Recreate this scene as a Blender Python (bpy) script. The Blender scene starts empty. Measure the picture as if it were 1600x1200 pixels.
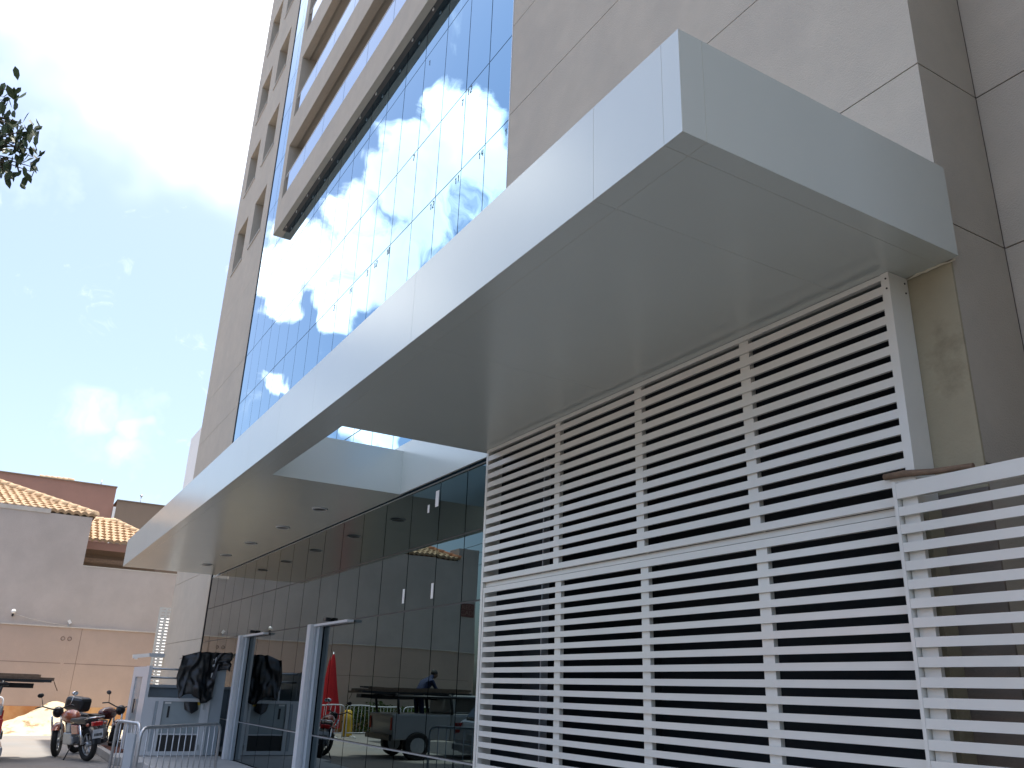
import bpy, bmesh, math, random
from mathutils import Vector, Matrix, noise
random.seed(7)
R = math.radians
scene = bpy.context.scene
col = scene.collection

# ------------------------------------------------------------------ camera
H = 1.5
cam_d = bpy.data.cameras.new('camera')
cam = bpy.data.objects.new('camera', cam_d)
col.objects.link(cam)
scene.camera = cam
cam_d.sensor_fit = 'HORIZONTAL'; cam_d.sensor_width = 36.0
cam_d.lens = 36.0 * 1314.25 / 1600.0
cam_d.clip_start = 0.05; cam_d.clip_end = 3000
yaw, pitch, roll = -1.04631723, 0.35294053, 0.03539008
F = Vector((math.sin(yaw) * math.cos(pitch), math.cos(yaw) * math.cos(pitch), math.sin(pitch)))
Rt = Vector((math.cos(yaw), -math.sin(yaw), 0)); U = Rt.cross(F)
R2 = Rt * math.cos(roll) + U * math.sin(roll); U2 = -Rt * math.sin(roll) + U * math.cos(roll)
cam.matrix_world = Matrix(((R2.x, U2.x, -F.x, 0), (R2.y, U2.y, -F.y, 0), (R2.z, U2.z, -F.z, H), (0, 0, 0, 1)))

# ------------------------------------------------------------------ light, sky, exposure
SUN = Vector((-0.035, 0.10, 1.0)).normalized()
SUN_EL = math.asin(SUN.z)
SUN_ROT = math.atan2(SUN.x, SUN.y)
SKY_STRENGTH = 0.12
CLOUD = 10.5
EXPOSURE = 1.45
sun_d = bpy.data.lights.new('sun', 'SUN'); sun_d.energy = 3.0; sun_d.angle = R(0.53); sun_d.color = (1, 0.95, 0.87)
sun = bpy.data.objects.new('sun', sun_d); col.objects.link(sun)
sun.rotation_euler = SUN.to_track_quat('Z', 'Y').to_euler()
sun.location = (0, 0, 80)
scene.view_settings.view_transform = 'Standard'
scene.view_settings.look = 'None'
scene.view_settings.gamma = 1
scene.view_settings.use_curve_mapping = False
scene.view_settings.exposure = EXPOSURE

world = bpy.data.worlds.new('World'); scene.world = world; world.use_nodes = True
nt = world.node_tree; nt.nodes.clear()
def N(t, **kw):
    n = nt.nodes.new(t)
    for k, v in kw.items(): setattr(n, k, v)
    return n
def L(a, b): nt.links.new(a, b)
def math_node(op, a, b=None, c=None):
    n = N('ShaderNodeMath', operation=op)
    for i, v in enumerate((a, b, c)):
        if v is None: continue
        if isinstance(v, (int, float)): n.inputs[i].default_value = v
        else: L(v, n.inputs[i])
    return n.outputs[0]
out = N('ShaderNodeOutputWorld'); bg = N('ShaderNodeBackground'); bg.inputs[1].default_value = SKY_STRENGTH
sky = N('ShaderNodeTexSky'); sky.sky_type = 'NISHITA'; sky.sun_disc = False
sky.sun_elevation = SUN_EL; sky.sun_rotation = SUN_ROT; sky.air_density = 1.0; sky.dust_density = 4.0; sky.ozone_density = 1.0
tc = N('ShaderNodeTexCoord'); D0 = tc.outputs['Generated']
wn = N('ShaderNodeTexNoise'); wn.inputs['Scale'].default_value = 7.5; wn.inputs['Detail'].default_value = 3; wn.inputs['Roughness'].default_value = 0.6; L(D0, wn.inputs['Vector'])
w1 = N('ShaderNodeVectorMath', operation='SUBTRACT'); L(wn.outputs['Color'], w1.inputs[0]); w1.inputs[1].default_value = (.5, .5, .5)
w2 = N('ShaderNodeVectorMath', operation='SCALE'); L(w1.outputs[0], w2.inputs[0]); w2.inputs['Scale'].default_value = 0.14
w3 = N('ShaderNodeVectorMath', operation='ADD'); L(D0, w3.inputs[0]); L(w2.outputs[0], w3.inputs[1])
w4 = N('ShaderNodeVectorMath', operation='NORMALIZE'); L(w3.outputs[0], w4.inputs[0]); Dv = w4.outputs[0]
def px_dir(x, y, mirror=False):
    v = R2 * ((x - 800) / 1314.25) + U2 * ((600 - y) / 1314.25) + F
    v.normalize()
    if mirror: v.y = -v.y
    return v
# cumulus banks: the places of the clouds of that day (direction, angular radius in degrees)
banks = []
for x, y, r in ((700, 160, 2.2), (765, 190, 2.9), (660, 245, 2.0), (720, 260, 3.6), (790, 260, 3.2), (605, 315, 1.8), (660, 330, 3.0),
                (540, 330, 1.9), (490, 420, 2.4), (430, 395, 2.0), (440, 455, 1.7), (520, 490, 1.5), (590, 410, 3.0), (640, 450, 2.4),
                (415, 592, 0.9)):
    banks.append((px_dir(x, y, True), r))
for x, y, r in ((556, 682, 1.3), (582, 690, 1.1)): banks.append((px_dir(x, y, True), r))
# more of the same fair-weather cumulus all round
rc = random.Random(21)
for k in range(15):
    az = rc.uniform(-math.pi, math.pi); el = R(rc.uniform(8, 60)); rr = rc.uniform(2.0, 5.5)
    v = Vector((math.cos(el) * math.sin(az), math.cos(el) * math.cos(az), math.sin(el)))
    if min(v.angle(b[0]) for b in banks[:20]) < R(16): continue
    if v.angle(px_dir(150, 450)) < R(42): continue
    for q in range(3):
        w = (v + Vector((rc.uniform(-1, 1), rc.uniform(-1, 1), rc.uniform(-.3, .3))) * math.tan(R(rr)) * 0.9).normalized()
        banks.append((w, rr * rc.uniform(.5, 1)))
nz = N('ShaderNodeTexNoise'); nz.inputs['Scale'].default_value = 16; nz.inputs['Detail'].default_value = 9; nz.inputs['Roughness'].default_value = 0.62
L(Dv, nz.inputs['Vector'])
cov = None
for d, r in banks:
    vm = N('ShaderNodeVectorMath', operation='DOT_PRODUCT'); L(Dv, vm.inputs[0]); vm.inputs[1].default_value = d
    mr = N('ShaderNodeMapRange'); mr.inputs[1].default_value = math.cos(R(r * 1.35)); mr.inputs[2].default_value = math.cos(R(r * 0.2))
    L(vm.outputs['Value'], mr.inputs[0])
    cov = mr.outputs[0] if cov is None else math_node('SMOOTH_MAX', cov, mr.outputs[0], 0.15)
nn = math_node('MULTIPLY', math_node('SUBTRACT', nz.outputs[0], 0.5), 1.9)
cc = math_node('ADD', cov, nn)
# nothing where no bank stands
gate = N('ShaderNodeMapRange'); gate.inputs[1].default_value = 0.02; gate.inputs[2].default_value = 0.25; L(cov, gate.inputs[0])
cm = N('ShaderNodeMapRange'); cm.interpolation_type = 'SMOOTHSTEP'; cm.inputs[1].default_value = 0.30; cm.inputs[2].default_value = 0.74; L(cc, cm.inputs[0])
mask = math_node('MULTIPLY', cm.outputs[0], gate.outputs[0])
# thin cloud seen through the bright air on the west side, and the white veil high up there
thin = None
for x, y, r in ((120, 660, 0.9), (150, 652, 1.1), (175, 656, 0.9), (205, 722, 0.9), (215, 684, 0.7)):
    vm = N('ShaderNodeVectorMath', operation='DOT_PRODUCT'); L(Dv, vm.inputs[0]); vm.inputs[1].default_value = px_dir(x, y)
    mr = N('ShaderNodeMapRange'); mr.interpolation_type = 'SMOOTHSTEP'; mr.inputs[1].default_value = math.cos(R(r * 1.6)); mr.inputs[2].default_value = math.cos(R(r * 0.1)); L(vm.outputs['Value'], mr.inputs[0])
    thin = mr.outputs[0] if thin is None else math_node('MAXIMUM', thin, mr.outputs[0])
tn = N('ShaderNodeMapRange'); tn.inputs[1].default_value = .35; tn.inputs[2].default_value = .6; tn.inputs[4].default_value = .17; L(nz.outputs[0], tn.inputs[0])
mask = math_node('MAXIMUM', mask, math_node('MULTIPLY', thin, tn.outputs[0]))
vm = N('ShaderNodeVectorMath', operation='DOT_PRODUCT'); L(w4.outputs[0], vm.inputs[0]); vm.inputs[1].default_value = px_dir(450, -170)
mr = N('ShaderNodeMapRange'); mr.interpolation_type = 'SMOOTHERSTEP'; mr.inputs[1].default_value = math.cos(R(21)); mr.inputs[2].default_value = math.cos(R(5)); mr.inputs[4].default_value = .75; L(vm.outputs['Value'], mr.inputs[0])
veil = mr.outputs[0]
mask = math_node('MAXIMUM', mask, veil)
# wisps
nw = N('ShaderNodeTexNoise'); nw.inputs['Scale'].default_value = 4.2; nw.inputs['Detail'].default_value = 6; nw.inputs['Roughness'].default_value = 0.6
L(D0, nw.inputs['Vector'])
wm = N('ShaderNodeMapRange'); wm.inputs[1].default_value = 0.56; wm.inputs[2].default_value = 0.85; wm.inputs[4].default_value = 0.25; L(nw.outputs[0], wm.inputs[0])
mask = math_node('MAXIMUM', mask, wm.outputs[0])
n2 = N('ShaderNodeTexNoise'); n2.inputs['Scale'].default_value = 7; n2.inputs['Detail'].default_value = 4; L(Dv, n2.inputs['Vector'])
cr = N('ShaderNodeMapRange'); cr.inputs[1].default_value = 0.3; cr.inputs[2].default_value = 0.7; cr.inputs[3].default_value = 0.62; cr.inputs[4].default_value = 1.05
L(n2.outputs[0], cr.inputs[0])
ccol = N('ShaderNodeVectorMath', operation='SCALE'); ccol.inputs[0].default_value = (CLOUD, CLOUD * 1.02, CLOUD * 1.05); L(cr.outputs[0], ccol.inputs['Scale'])
mix = N('ShaderNodeMix', data_type='RGBA'); L(mask, mix.inputs[0]); L(sky.outputs[0], mix.inputs[6]); L(ccol.outputs[0], mix.inputs[7])
L(mix.outputs[2], bg.inputs[0]); L(bg.outputs[0], out.inputs[0])

# ------------------------------------------------------------------ helpers
def tag(o, label=None, cat=None, group=None, kind=None):
    if label: o['label'] = label
    if cat: o['category'] = cat
    if group: o['group'] = group
    if kind: o['kind'] = kind
    return o
def thing(name, loc, label, cat, group=None, rz=0.0):
    o = bpy.data.objects.new(name, None); col.objects.link(o)
    o.empty_display_size = 0.2
    o.location = loc; o.rotation_euler = (0, 0, rz)
    return tag(o, label, cat, group)
class MB:
    def __init__(s): s.v = []; s.f = []; s.sm = []
    def add(s, vs, fs, smooth=False):
        b = len(s.v); s.v += [tuple(v) for v in vs]; s.f += [tuple(b + i for i in f) for f in fs]; s.sm += [smooth] * len(fs); return s
    def box(s, x0, x1, y0, y1, z0, z1, M=None):
        vs = [Vector((x, y, z)) for z in (z0, z1) for y in (y0, y1) for x in (x0, x1)]
        if M: vs = [M @ v for v in vs]
        return s.add(vs, [(0, 2, 3, 1), (4, 5, 7, 6), (0, 1, 5, 4), (2, 6, 7, 3), (0, 4, 6, 2), (1, 3, 7, 5)])
    def tube(s, pts, r, n=8, caps=True):
        pts = [Vector(p) for p in pts]; rs = r if isinstance(r, (list, tuple)) else [r] * len(pts)
        vs = []; up = None
        for i, p in enumerate(pts):
            t = (pts[min(i + 1, len(pts) - 1)] - pts[max(i - 1, 0)]).normalized()
            a = Vector((0, 0, 1)) if abs(t.z) < .9 else Vector((1, 0, 0))
            if up is not None: a = up
            u = (a - t * a.dot(t)).normalized(); w = t.cross(u); up = u
            for k in range(n):
                th = 2 * math.pi * k / n
                vs.append(p + (u * math.cos(th) + w * math.sin(th)) * rs[i])
        fs = []
        for i in range(len(pts) - 1):
            for k in range(n):
                a = i * n + k; b = i * n + (k + 1) % n
                fs.append((a, b, b + n, a + n))
        s.add(vs, fs, True)
        if caps:
            b = len(s.v) - len(vs)
            s.f.append(tuple(b + k for k in reversed(range(n)))); s.sm.append(False)
            s.f.append(tuple(b + (len(pts) - 1) * n + k for k in range(n))); s.sm.append(False)
        return s
    def ball(s, c, rx, ry, rz, n=12, m=8, M=None):
        vs = []; c = Vector(c)
        for i in range(m + 1):
            ph = math.pi * i / m
            for k in range(n):
                th = 2 * math.pi * k / n
                q = Vector((math.sin(ph) * math.cos(th) * rx, math.sin(ph) * math.sin(th) * ry, math.cos(ph) * rz))
                vs.append(c + (M @ q if M else q))
        fs = []
        for i in range(m):
            for k in range(n):
                a = i * n + k; b = i * n + (k + 1) % n
                fs.append((a, a + n, b + n, b))
        return s.add(vs, fs, True)
    def torus(s, c, Rr, r, axis='y', n=28, m=8, M=None):
        vs = []; c = Vector(c)
        for i in range(n):
            th = 2 * math.pi * i / n
            for k in range(m):
                ph = 2 * math.pi * k / m
                q = Vector(((Rr + r * math.cos(ph)) * math.cos(th), r * math.sin(ph), (Rr + r * math.cos(ph)) * math.sin(th)))
                if axis == 'z': q = Vector((q.x, q.z, q.y))
                if axis == 'x': q = Vector((q.y, q.x, q.z))
                vs.append(c + (M @ q if M else q))
        fs = [(i * m + k, ((i + 1) % n) * m + k, ((i + 1) % n) * m + (k + 1) % m, i * m + (k + 1) % m) for i in range(n) for k in range(m)]
        return s.add(vs, fs, True)
    def prism(s, prof, y0, y1, axis='y'):
        # prof: list of (x, z), extruded along y
        n = len(prof)
        vs = [Vector((x, y0, z)) for x, z in prof] + [Vector((x, y1, z)) for x, z in prof]
        if axis == 'x': vs = [Vector((v.y, v.x, v.z)) for v in vs]
        fs = [tuple(range(n)), tuple(reversed(range(n, 2 * n)))] + [(i, i + n, (i + 1) % n + n, (i + 1) % n) for i in range(n)]
        return s.add(vs, fs)
    def mesh(s, name, mat, fix=True):
        me = bpy.data.meshes.new(name); me.from_pydata(s.v, [], s.f)
        me.polygons.foreach_set('use_smooth', s.sm)
        if fix:
            bm = bmesh.new(); bm.from_mesh(me); bmesh.ops.recalc_face_normals(bm, faces=bm.faces); bm.to_mesh(me); bm.free()
        me.materials.append(mat); me.update()
        return me
    def build(s, name, mat, parent=None, kind=None, loc=None, bevel=0.0, fix=True):
        o = bpy.data.objects.new(name, s.mesh(name, mat, fix)); col.objects.link(o)
        if parent: o.parent = parent
        if kind: o['kind'] = kind
        if loc is not None: o.location = loc
        if bevel:
            b = o.modifiers.new('bevel', 'BEVEL'); b.width = bevel; b.segments = 2; b.limit_method = 'ANGLE'
        return o
def inst(me, name, parent, loc, rot=(0, 0, 0)):
    o = bpy.data.objects.new(name, me); col.objects.link(o); o.parent = parent; o.location = loc; o.rotation_euler = rot
    return o
def copy_tree(o, parent=None):
    c = o.copy(); col.objects.link(c); c.parent = parent
    for ch in list(o.children): copy_tree(ch, c)
    return c
def bx(x0, x1, y0, y1, z0, z1): return MB().box(x0, x1, y0, y1, z0, z1)

# ------------------------------------------------------------------ materials
def mat(name, base, rough=0.6, metal=0.0, var=0.0, scale=6.0, bump=0.0, bscale=60.0, spec=0.5, coat=0.0, crough=0.1, var2=None, v2scale=1.0, v2lo=.45, v2hi=.7, stretch=None):
    m = bpy.data.materials.new(name); m.use_nodes = True
    t = m.node_tree; p = t.nodes['Principled BSDF']
    p.inputs['Base Color'].default_value = (*base, 1); p.inputs['Roughness'].default_value = rough; p.inputs['Metallic'].default_value = metal
    p.inputs['Specular IOR Level'].default_value = spec; p.inputs['Coat Weight'].default_value = coat; p.inputs['Coat Roughness'].default_value = crough
    g = t.nodes.new('ShaderNodeNewGeometry'); pos = g.outputs['Position']
    if stretch:
        mp = t.nodes.new('ShaderNodeMapping'); mp.inputs['Scale'].default_value = stretch; t.links.new(pos, mp.inputs[0]); pos = mp.outputs[0]
    last = None
    if var:
        n = t.nodes.new('ShaderNodeTexNoise'); n.inputs['Scale'].default_value = scale; n.inputs['Detail'].default_value = 6; n.inputs['Roughness'].default_value = .6
        t.links.new(pos, n.inputs['Vector'])
        r = t.nodes.new('ShaderNodeMapRange'); r.inputs[1].default_value = .25; r.inputs[2].default_value = .75; r.inputs[3].default_value = 1 - var; r.inputs[4].default_value = 1 + var
        t.links.new(n.outputs[0], r.inputs[0])
        s = t.nodes.new('ShaderNodeVectorMath'); s.operation = 'SCALE'; s.inputs[0].default_value = base; t.links.new(r.outputs[0], s.inputs['Scale'])
        last = s.outputs[0]
    if var2:
        n = t.nodes.new('ShaderNodeTexNoise'); n.inputs['Scale'].default_value = v2scale; n.inputs['Detail'].default_value = 7; n.inputs['Roughness'].default_value = .65
        t.links.new(pos, n.inputs['Vector'])
        r = t.nodes.new('ShaderNodeMapRange'); r.inputs[1].default_value = v2lo; r.inputs[2].default_value = v2hi; t.links.new(n.outputs[0], r.inputs[0])
        x = t.nodes.new('ShaderNodeMix'); x.data_type = 'RGBA'; t.links.new(r.outputs[0], x.inputs[0])
        if last: t.links.new(last, x.inputs[6])
        else: x.inputs[6].default_value = (*base, 1)
        x.inputs[7].default_value = (*var2, 1); last = x.outputs[2]
    if last: t.links.new(last, p.inputs['Base Color'])
    if bump:
        n = t.nodes.new('ShaderNodeTexNoise'); n.inputs['Scale'].default_value = bscale; n.inputs['Detail'].default_value = 4
        t.links.new(pos, n.inputs['Vector'])
        b = t.nodes.new('ShaderNodeBump'); b.inputs['Strength'].default_value = bump; b.inputs['Distance'].default_value = .01
        t.links.new(n.outputs[0], b.inputs['Height']); t.links.new(b.outputs[0], p.inputs['Normal'])
    return m
M = {}
M['stucco'] = mat('stucco', (.465, .426, .358), .85, var=.06, scale=3, bump=.5, bscale=90, var2=(.42, .388, .333), v2scale=.9)
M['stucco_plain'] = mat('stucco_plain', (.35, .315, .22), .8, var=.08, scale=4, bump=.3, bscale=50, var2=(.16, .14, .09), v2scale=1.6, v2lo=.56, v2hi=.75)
M['stucco_shaded'] = mat('shaded_render', (.20, .17, .145), .9, var=.1, scale=4, bump=.3, bscale=50)  # darker brown that carries the fence's shade in its colour
M['joint'] = mat('joint', (.17, .145, .12), .9, var=.1)
M['acm'] = mat('silver_white_panel', (.60, .64, .605), .24, metal=.25, spec=.6, var=.02, scale=1.2)
M['sealant'] = mat('sealant', (.60, .56, .44), .6, var=.05)
M['white'] = mat('white_paint', (.74, .735, .685), .2, spec=.6, var=.05, scale=2.2, coat=.3, crough=.12)
M['rail'] = mat('white_metal', (.62, .64, .66), .3, spec=.5, var=.04, scale=5)
M['alu'] = mat('aluminium', (.52, .55, .58), .35, metal=.5, var=.05)
M['dark'] = mat('dark_frame', (.018, .02, .024), .4, var=.1)
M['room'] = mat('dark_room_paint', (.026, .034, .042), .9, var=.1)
M['concrete'] = mat('concrete', (.40, .385, .36), .85, var=.12, scale=1.5, bump=.4, bscale=25, var2=(.30, .28, .25), v2scale=.6)
M['slab'] = mat('light_concrete', (.44, .44, .425), .8, var=.08, scale=3, bump=.3, bscale=40)
M['ground'] = mat('ground_concrete', (.20, .195, .185), .9, var=.15, scale=.8, bump=.4, bscale=20, var2=(.22, .19, .16), v2scale=.35)
M['asphalt'] = mat('asphalt', (.055, .055, .055), .9, var=.2, scale=3, bump=.5, bscale=80)
M['sand'] = mat('sand', (.50, .41, .28), .95, var=.12, scale=3, bump=.6, bscale=30, var2=(.22, .15, .08), v2scale=2.6, v2lo=.54, v2hi=.64)
M['soil'] = mat('red_soil', (.10, .035, .022), .95, var=.25, scale=8, bump=.6, bscale=30)
M['nwall_up'] = mat('grey_render', (.56, .50, .455), .9, var=.08, scale=1.4, bump=.4, bscale=30, var2=(.48, .43, .39), v2scale=.5)
M['nwall_lo'] = mat('pinkish_render', (.53, .41, .335), .9, var=.05, scale=2, bump=.3, bscale=40, var2=(.48, .375, .31), v2scale=.6)
M['nbase'] = mat('soil_and_bounce_render', (.68, .44, .22), .9, var=.1, scale=2.5, bump=.3, bscale=40, var2=(.56, .25, .09), v2scale=.9, v2lo=.38, v2hi=.62)  # orange is soil splash plus warm ground bounce put into the colour
M['ledge'] = mat('pale_mortar', (.62, .58, .52), .9, var=.12, scale=6)
M['tile'] = mat('clay_tile', (.40, .29, .185), .85, var=.2, scale=7, bump=.3, bscale=30, var2=(.48, .33, .20), v2scale=3)
M['tile_red'] = mat('red_clay_tile', (.42, .17, .085), .85, var=.2, scale=6, bump=.3, bscale=30)
M['pink'] = mat('pink_render', (.36, .205, .16), .9, var=.08, scale=.8, bump=.3, var2=(.30, .18, .14), v2scale=.35)
M['olive'] = mat('olive_render', (.24, .185, .14), .9, var=.08, scale=.8, bump=.3)
M['pale'] = mat('pale_render', (.78, .76, .74), .8, var=.03)
M['wood'] = mat('weathered_wood', (.20, .135, .09), .85, var=.25, scale=18, bump=.4, bscale=70)
M['black'] = mat('black_plastic', (.012, .012, .014), .32, var=.15, scale=9)
M['rubber'] = mat('rubber', (.014, .014, .014), .75, var=.1)
M['chrome'] = mat('chrome', (.75, .75, .75), .15, metal=1)
M['galv'] = mat('galvanised_steel', (.44, .46, .48), .42, metal=.7, var=.12, scale=14)
M['orange'] = mat('orange_paint', (.36, .10, .05), .25, spec=.6, coat=.6, var=.06)
M['darkred'] = mat('dark_red_paint', (.07, .015, .015), .25, spec=.6, coat=.6, var=.06)
M['redlens'] = mat('red_lens', (.45, .015, .015), .2, spec=.6, var=.04)
M['chalk'] = mat('grey_chalk', (.24, .27, .31), .8, var=.1)
M['signred'] = mat('faded_red', (.20, .07, .06), .6, var=.1)
M['njoint'] = mat('render_joint', (.27, .20, .165), .9, var=.1)
M['gap'] = mat('gap_grey', (.12, .112, .105), .8, var=.1)
M['plate'] = mat('plate_grey', (.50, .52, .54), .4, var=.04)
M['ink'] = mat('dark_ink', (.03, .03, .03), .7, var=.05)
M['carbody'] = mat('silver_paint', (.40, .41, .43), .25, metal=.35, coat=.6, var=.03)
M['truckbody'] = mat('grey_truck_paint', (.33, .335, .33), .35, coat=.4, var=.06, scale=4)
M['darkglass'] = mat('dark_glass', (.01, .012, .014), .05, spec=.6, var=.05)
M['leaf'] = mat('leaf_green', (.055, .085, .035), .5, var=.35, scale=9, spec=.4)
M['leaf2'] = mat('hedge_green', (.075, .13, .03), .6, var=.4, scale=5, spec=.3)
M['bark'] = mat('bark', (.10, .08, .06), .9, var=.25, scale=12, bump=.6, bscale=40)
M['redcloth'] = mat('red_cloth', (.50, .012, .018), .8, var=.1, scale=6)
M['yellow'] = mat('yellow_plastic', (.62, .40, .02), .5, var=.06)
M['paper'] = mat('white_paper', (.80, .80, .78), .7, var=.03)
M['skin'] = mat('skin', (.26, .14, .09), .6, var=.05)
M['navy'] = mat('navy_cloth', (.02, .03, .08), .85, var=.1)
M['lampglass'] = mat('opal_globe', (.85, .85, .83), .3, var=.02)
M['blueish'] = mat('bluish_grey_panel', (.36, .41, .45), .4, spec=.5, var=.06, scale=4)
M['smoke'] = mat('frosted_panel', (.33, .38, .40), .25, spec=.6, var=.08, scale=3)
def glass(name, c, rough=0.0):
    m = bpy.data.materials.new(name); m.use_nodes = True; t = m.node_tree; p = t.nodes['Principled BSDF']
    p.inputs['Base Color'].default_value = (*c, 1); p.inputs['Metallic'].default_value = 1; p.inputs['Roughness'].default_value = rough
    g = t.nodes.new('ShaderNodeNewGeometry')
    n = t.nodes.new('ShaderNodeTexNoise'); n.inputs['Scale'].default_value = 1.1; n.inputs['Detail'].default_value = 1
    t.links.new(g.outputs['Position'], n.inputs['Vector'])
    b = t.nodes.new('ShaderNodeBump'); b.inputs['Strength'].default_value = .25; b.inputs['Distance'].default_value = .006
    t.links.new(n.outputs[0], b.inputs['Height']); t.links.new(b.outputs[0], p.inputs['Normal'])
    return m
M['glass'] = glass('mirror_coated_glass', (.225, .40, .54))
M['glass_low'] = glass('dark_tinted_glass', (.075, .118, .128))
M['balu'] = glass('balustrade_glass', (.42, .50, .58))

# ------------------------------------------------------------------ ground
tag(bx(-150, 120, -150, 150, -.3, 0).build('ground', M['ground']), kind='structure')
tag(bx(-26, 120, -15, -1.6, .004, .008).build('road', M['asphalt']), kind='structure')
tag(bx(-17.4, -7.9, 2.75, 4.38, .0, .15).build('entrance_pavement', M['slab'], bevel=.01), kind='structure')
tag(bx(-19.6, -17.4, 2.55, 4.38, .0, .145).build('lift_pavement', M['slab'], bevel=.01), kind='structure')

# ------------------------------------------------------------------ the office tower
GY = 4.40; WY = 4.38
tower = thing('office_tower', (-14.8, 4.38, 0), 'tall beige office tower with mirrored curtain wall above a silver entrance canopy', 'building')
def T(mb, name, m, parent=tower, **kw):
    off = Vector((14.8, -4.38, 0))
    mb.v = [tuple(Vector(v) + off) for v in mb.v] if parent is tower else mb.v
    return mb.build(name, m, parent, **kw)
TOP = 56.0; BAYTOP = 28.3
# structural cores behind the cladding
T(bx(-27.18, -22.15, WY + .40, 18, 0, BAYTOP - .03), 'core_wall', M['stucco'])
T(bx(-22.15, -7.86, GY + 1.4, 18, 4.6, TOP), 'core_wall', M['stucco'])
T(bx(-22.15, -7.86, GY + .06, GY + 1.38, 0, 12.4), 'core_wall', M['dark'])
# stucco panels of the left bay, below the windows
zs = [0, 2.52, 4.19, 5.44, 6.97, 8.49, 9.88, 12.56]
J = .005
for a, b in zip(zs[:-1], zs[1:]):
    T(bx(-27.2, -22.16, WY, WY + .36, a + J, b - J), 'wall_panel', M['stucco'])
T(bx(-27.19, -22.17, WY + .015, WY + .38, .0, 12.56), 'joint_backing', M['joint'])
# window zone of the left bay: piers and bands as panels, one band per storey
wins = []
WX = ((-26.42, -25.05), (-24.20, -22.85))
z = 12.56
k = 0
while z < BAYTOP - .5:
    zb = 14.20 + 3.03 * k; zt = zb + 1.60; zn = min(zt + 1.43, BAYTOP)
    mb = MB()
    mb.box(-27.2, -22.16, WY, WY + .36, z + .0005, zb)
    mb.box(-27.2, -22.16, WY, WY + .36, zt, zn - .0005)
    for x0, x1 in ((-27.2, WX[0][0]), (WX[0][1], WX[1][0]), (WX[1][1], -22.16)):
        mb.box(x0, x1, WY, WY + .36, zb, zt)
    T(mb, 'wall_panel', M['stucco'])
    for x0, x1 in WX: wins.append((x0, x1, zb, zt))
    z = zn; k += 1
for x0, x1, zb, zt in wins:
    f = MB(); fw = .05
    f.box(x0, x1, WY + .30, WY + .35, zt - fw, zt); f.box(x0, x1, WY + .30, WY + .35, zb, zb + fw)
    f.box(x0, x0 + fw, WY + .30, WY + .35, zb + fw, zt - fw); f.box(x1 - fw, x1, WY + .30, WY + .35, zb + fw, zt - fw)
    f.box((x0 + x1) / 2 - .02, (x0 + x1) / 2 + .02, WY + .31, WY + .35, zb + fw, zt - fw)
    fo = T(f, 'window', M['alu'])
    p = bx(x0 + fw + 14.8, x1 - fw + 14.8, WY + .33 - 4.38, WY + .34 - 4.38, zb + fw, zt - fw).build('pane', M['glass_low'], fo)
    s = bx(x0 - .06 + 14.8, x1 + .06 + 14.8, -.03, .20, zb - .035, zb + .012).build('sill', M['slab'], fo)
# curtain wall
cols = [-22.13, -21.36] + [-10.11 - .865 * i for i in range(12, -1, -1)] + [-9.27, -8.56, -7.885]
rows = [.15, .83, 2.43, 3.20, 3.955, 4.66, 5.39, 6.97, 8.50, 9.88, 11.72, 12.60]
strip_rows = [12.60, 14.30, 15.80, 17.62, 18.85, 20.6, 21.9, 23.7, 25.0, 26.8, 28.1]
rp = random.Random(5)
pane_cache = {}
def pane(x0, x1, z0, z1, m, y=GY):
    w = round(x1 - x0, 3); h = round(z1 - z0, 3); key = (w, h, m.name)
    if key not in pane_cache:
        g = .009
        pane_cache[key] = bx(-w / 2 + g, w / 2 - g, 0, .012, -h / 2 + g, h / 2 - g).mesh('glass_pane', m)
    return inst(pane_cache[key], 'glass_pane', tower, ((x0 + x1) / 2 + 14.8, y - 4.38, (z0 + z1) / 2),
                (rp.uniform(-1, 1) * .0011, 0, rp.uniform(-1, 1) * .0011))
panes = {}
DOORS = ((-17.93, -16.25), (-13.50, -11.85))
for i in range(len(cols) - 1):
    for j in range(len(rows) - 1):
        panes[i, j] = pane(cols[i], cols[i + 1], rows[j], rows[j + 1], M['glass_low'] if rows[j] < 3.9 else M['glass'])
for i in range(3):
    for j in range(len(strip_rows) - 1):
        x1 = cols[i + 1] if i < 2 else -19.95
        pane(cols[i], x1, strip_rows[j], strip_rows[j + 1], M['glass'])
# black silicone joints behind the pane edges
vj = MB()
for x in cols[1:-1]: vj.box(x - .02, x + .02, GY + .013, GY + .05, .15, 12.60)
for x in cols[1:3]: vj.box(x - .02, x + .02, GY + .013, GY + .05, 12.60, 28.1)
T(vj, 'mullion', M['dark'], kind='stuff')
for zr in rows[1:]:
    hb = .017 if zr > 4 else .022
    T(bx(cols[0], cols[-1], GY + .006, GY + .05, zr - hb, zr + hb), 'transom', M['alu'] if zr == 3.955 else M['dark'])
for zr in strip_rows[1:]:
    T(bx(cols[0], -19.95, GY + .006, GY + .05, zr - .012, zr + .012), 'transom', M['dark'])
T(bx(-22.155, -22.125, WY + .005, GY + .05, .15, 28.1), 'edge_frame', M['dark'])
T(bx(-7.895, -7.878, WY - .004, GY + .05, 4.6, 12.6), 'edge_frame', M['alu'])
T(bx(cols[0], cols[-1], GY - .014, GY - .003, .815, .83), 'push_rail', M['galv'])
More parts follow.
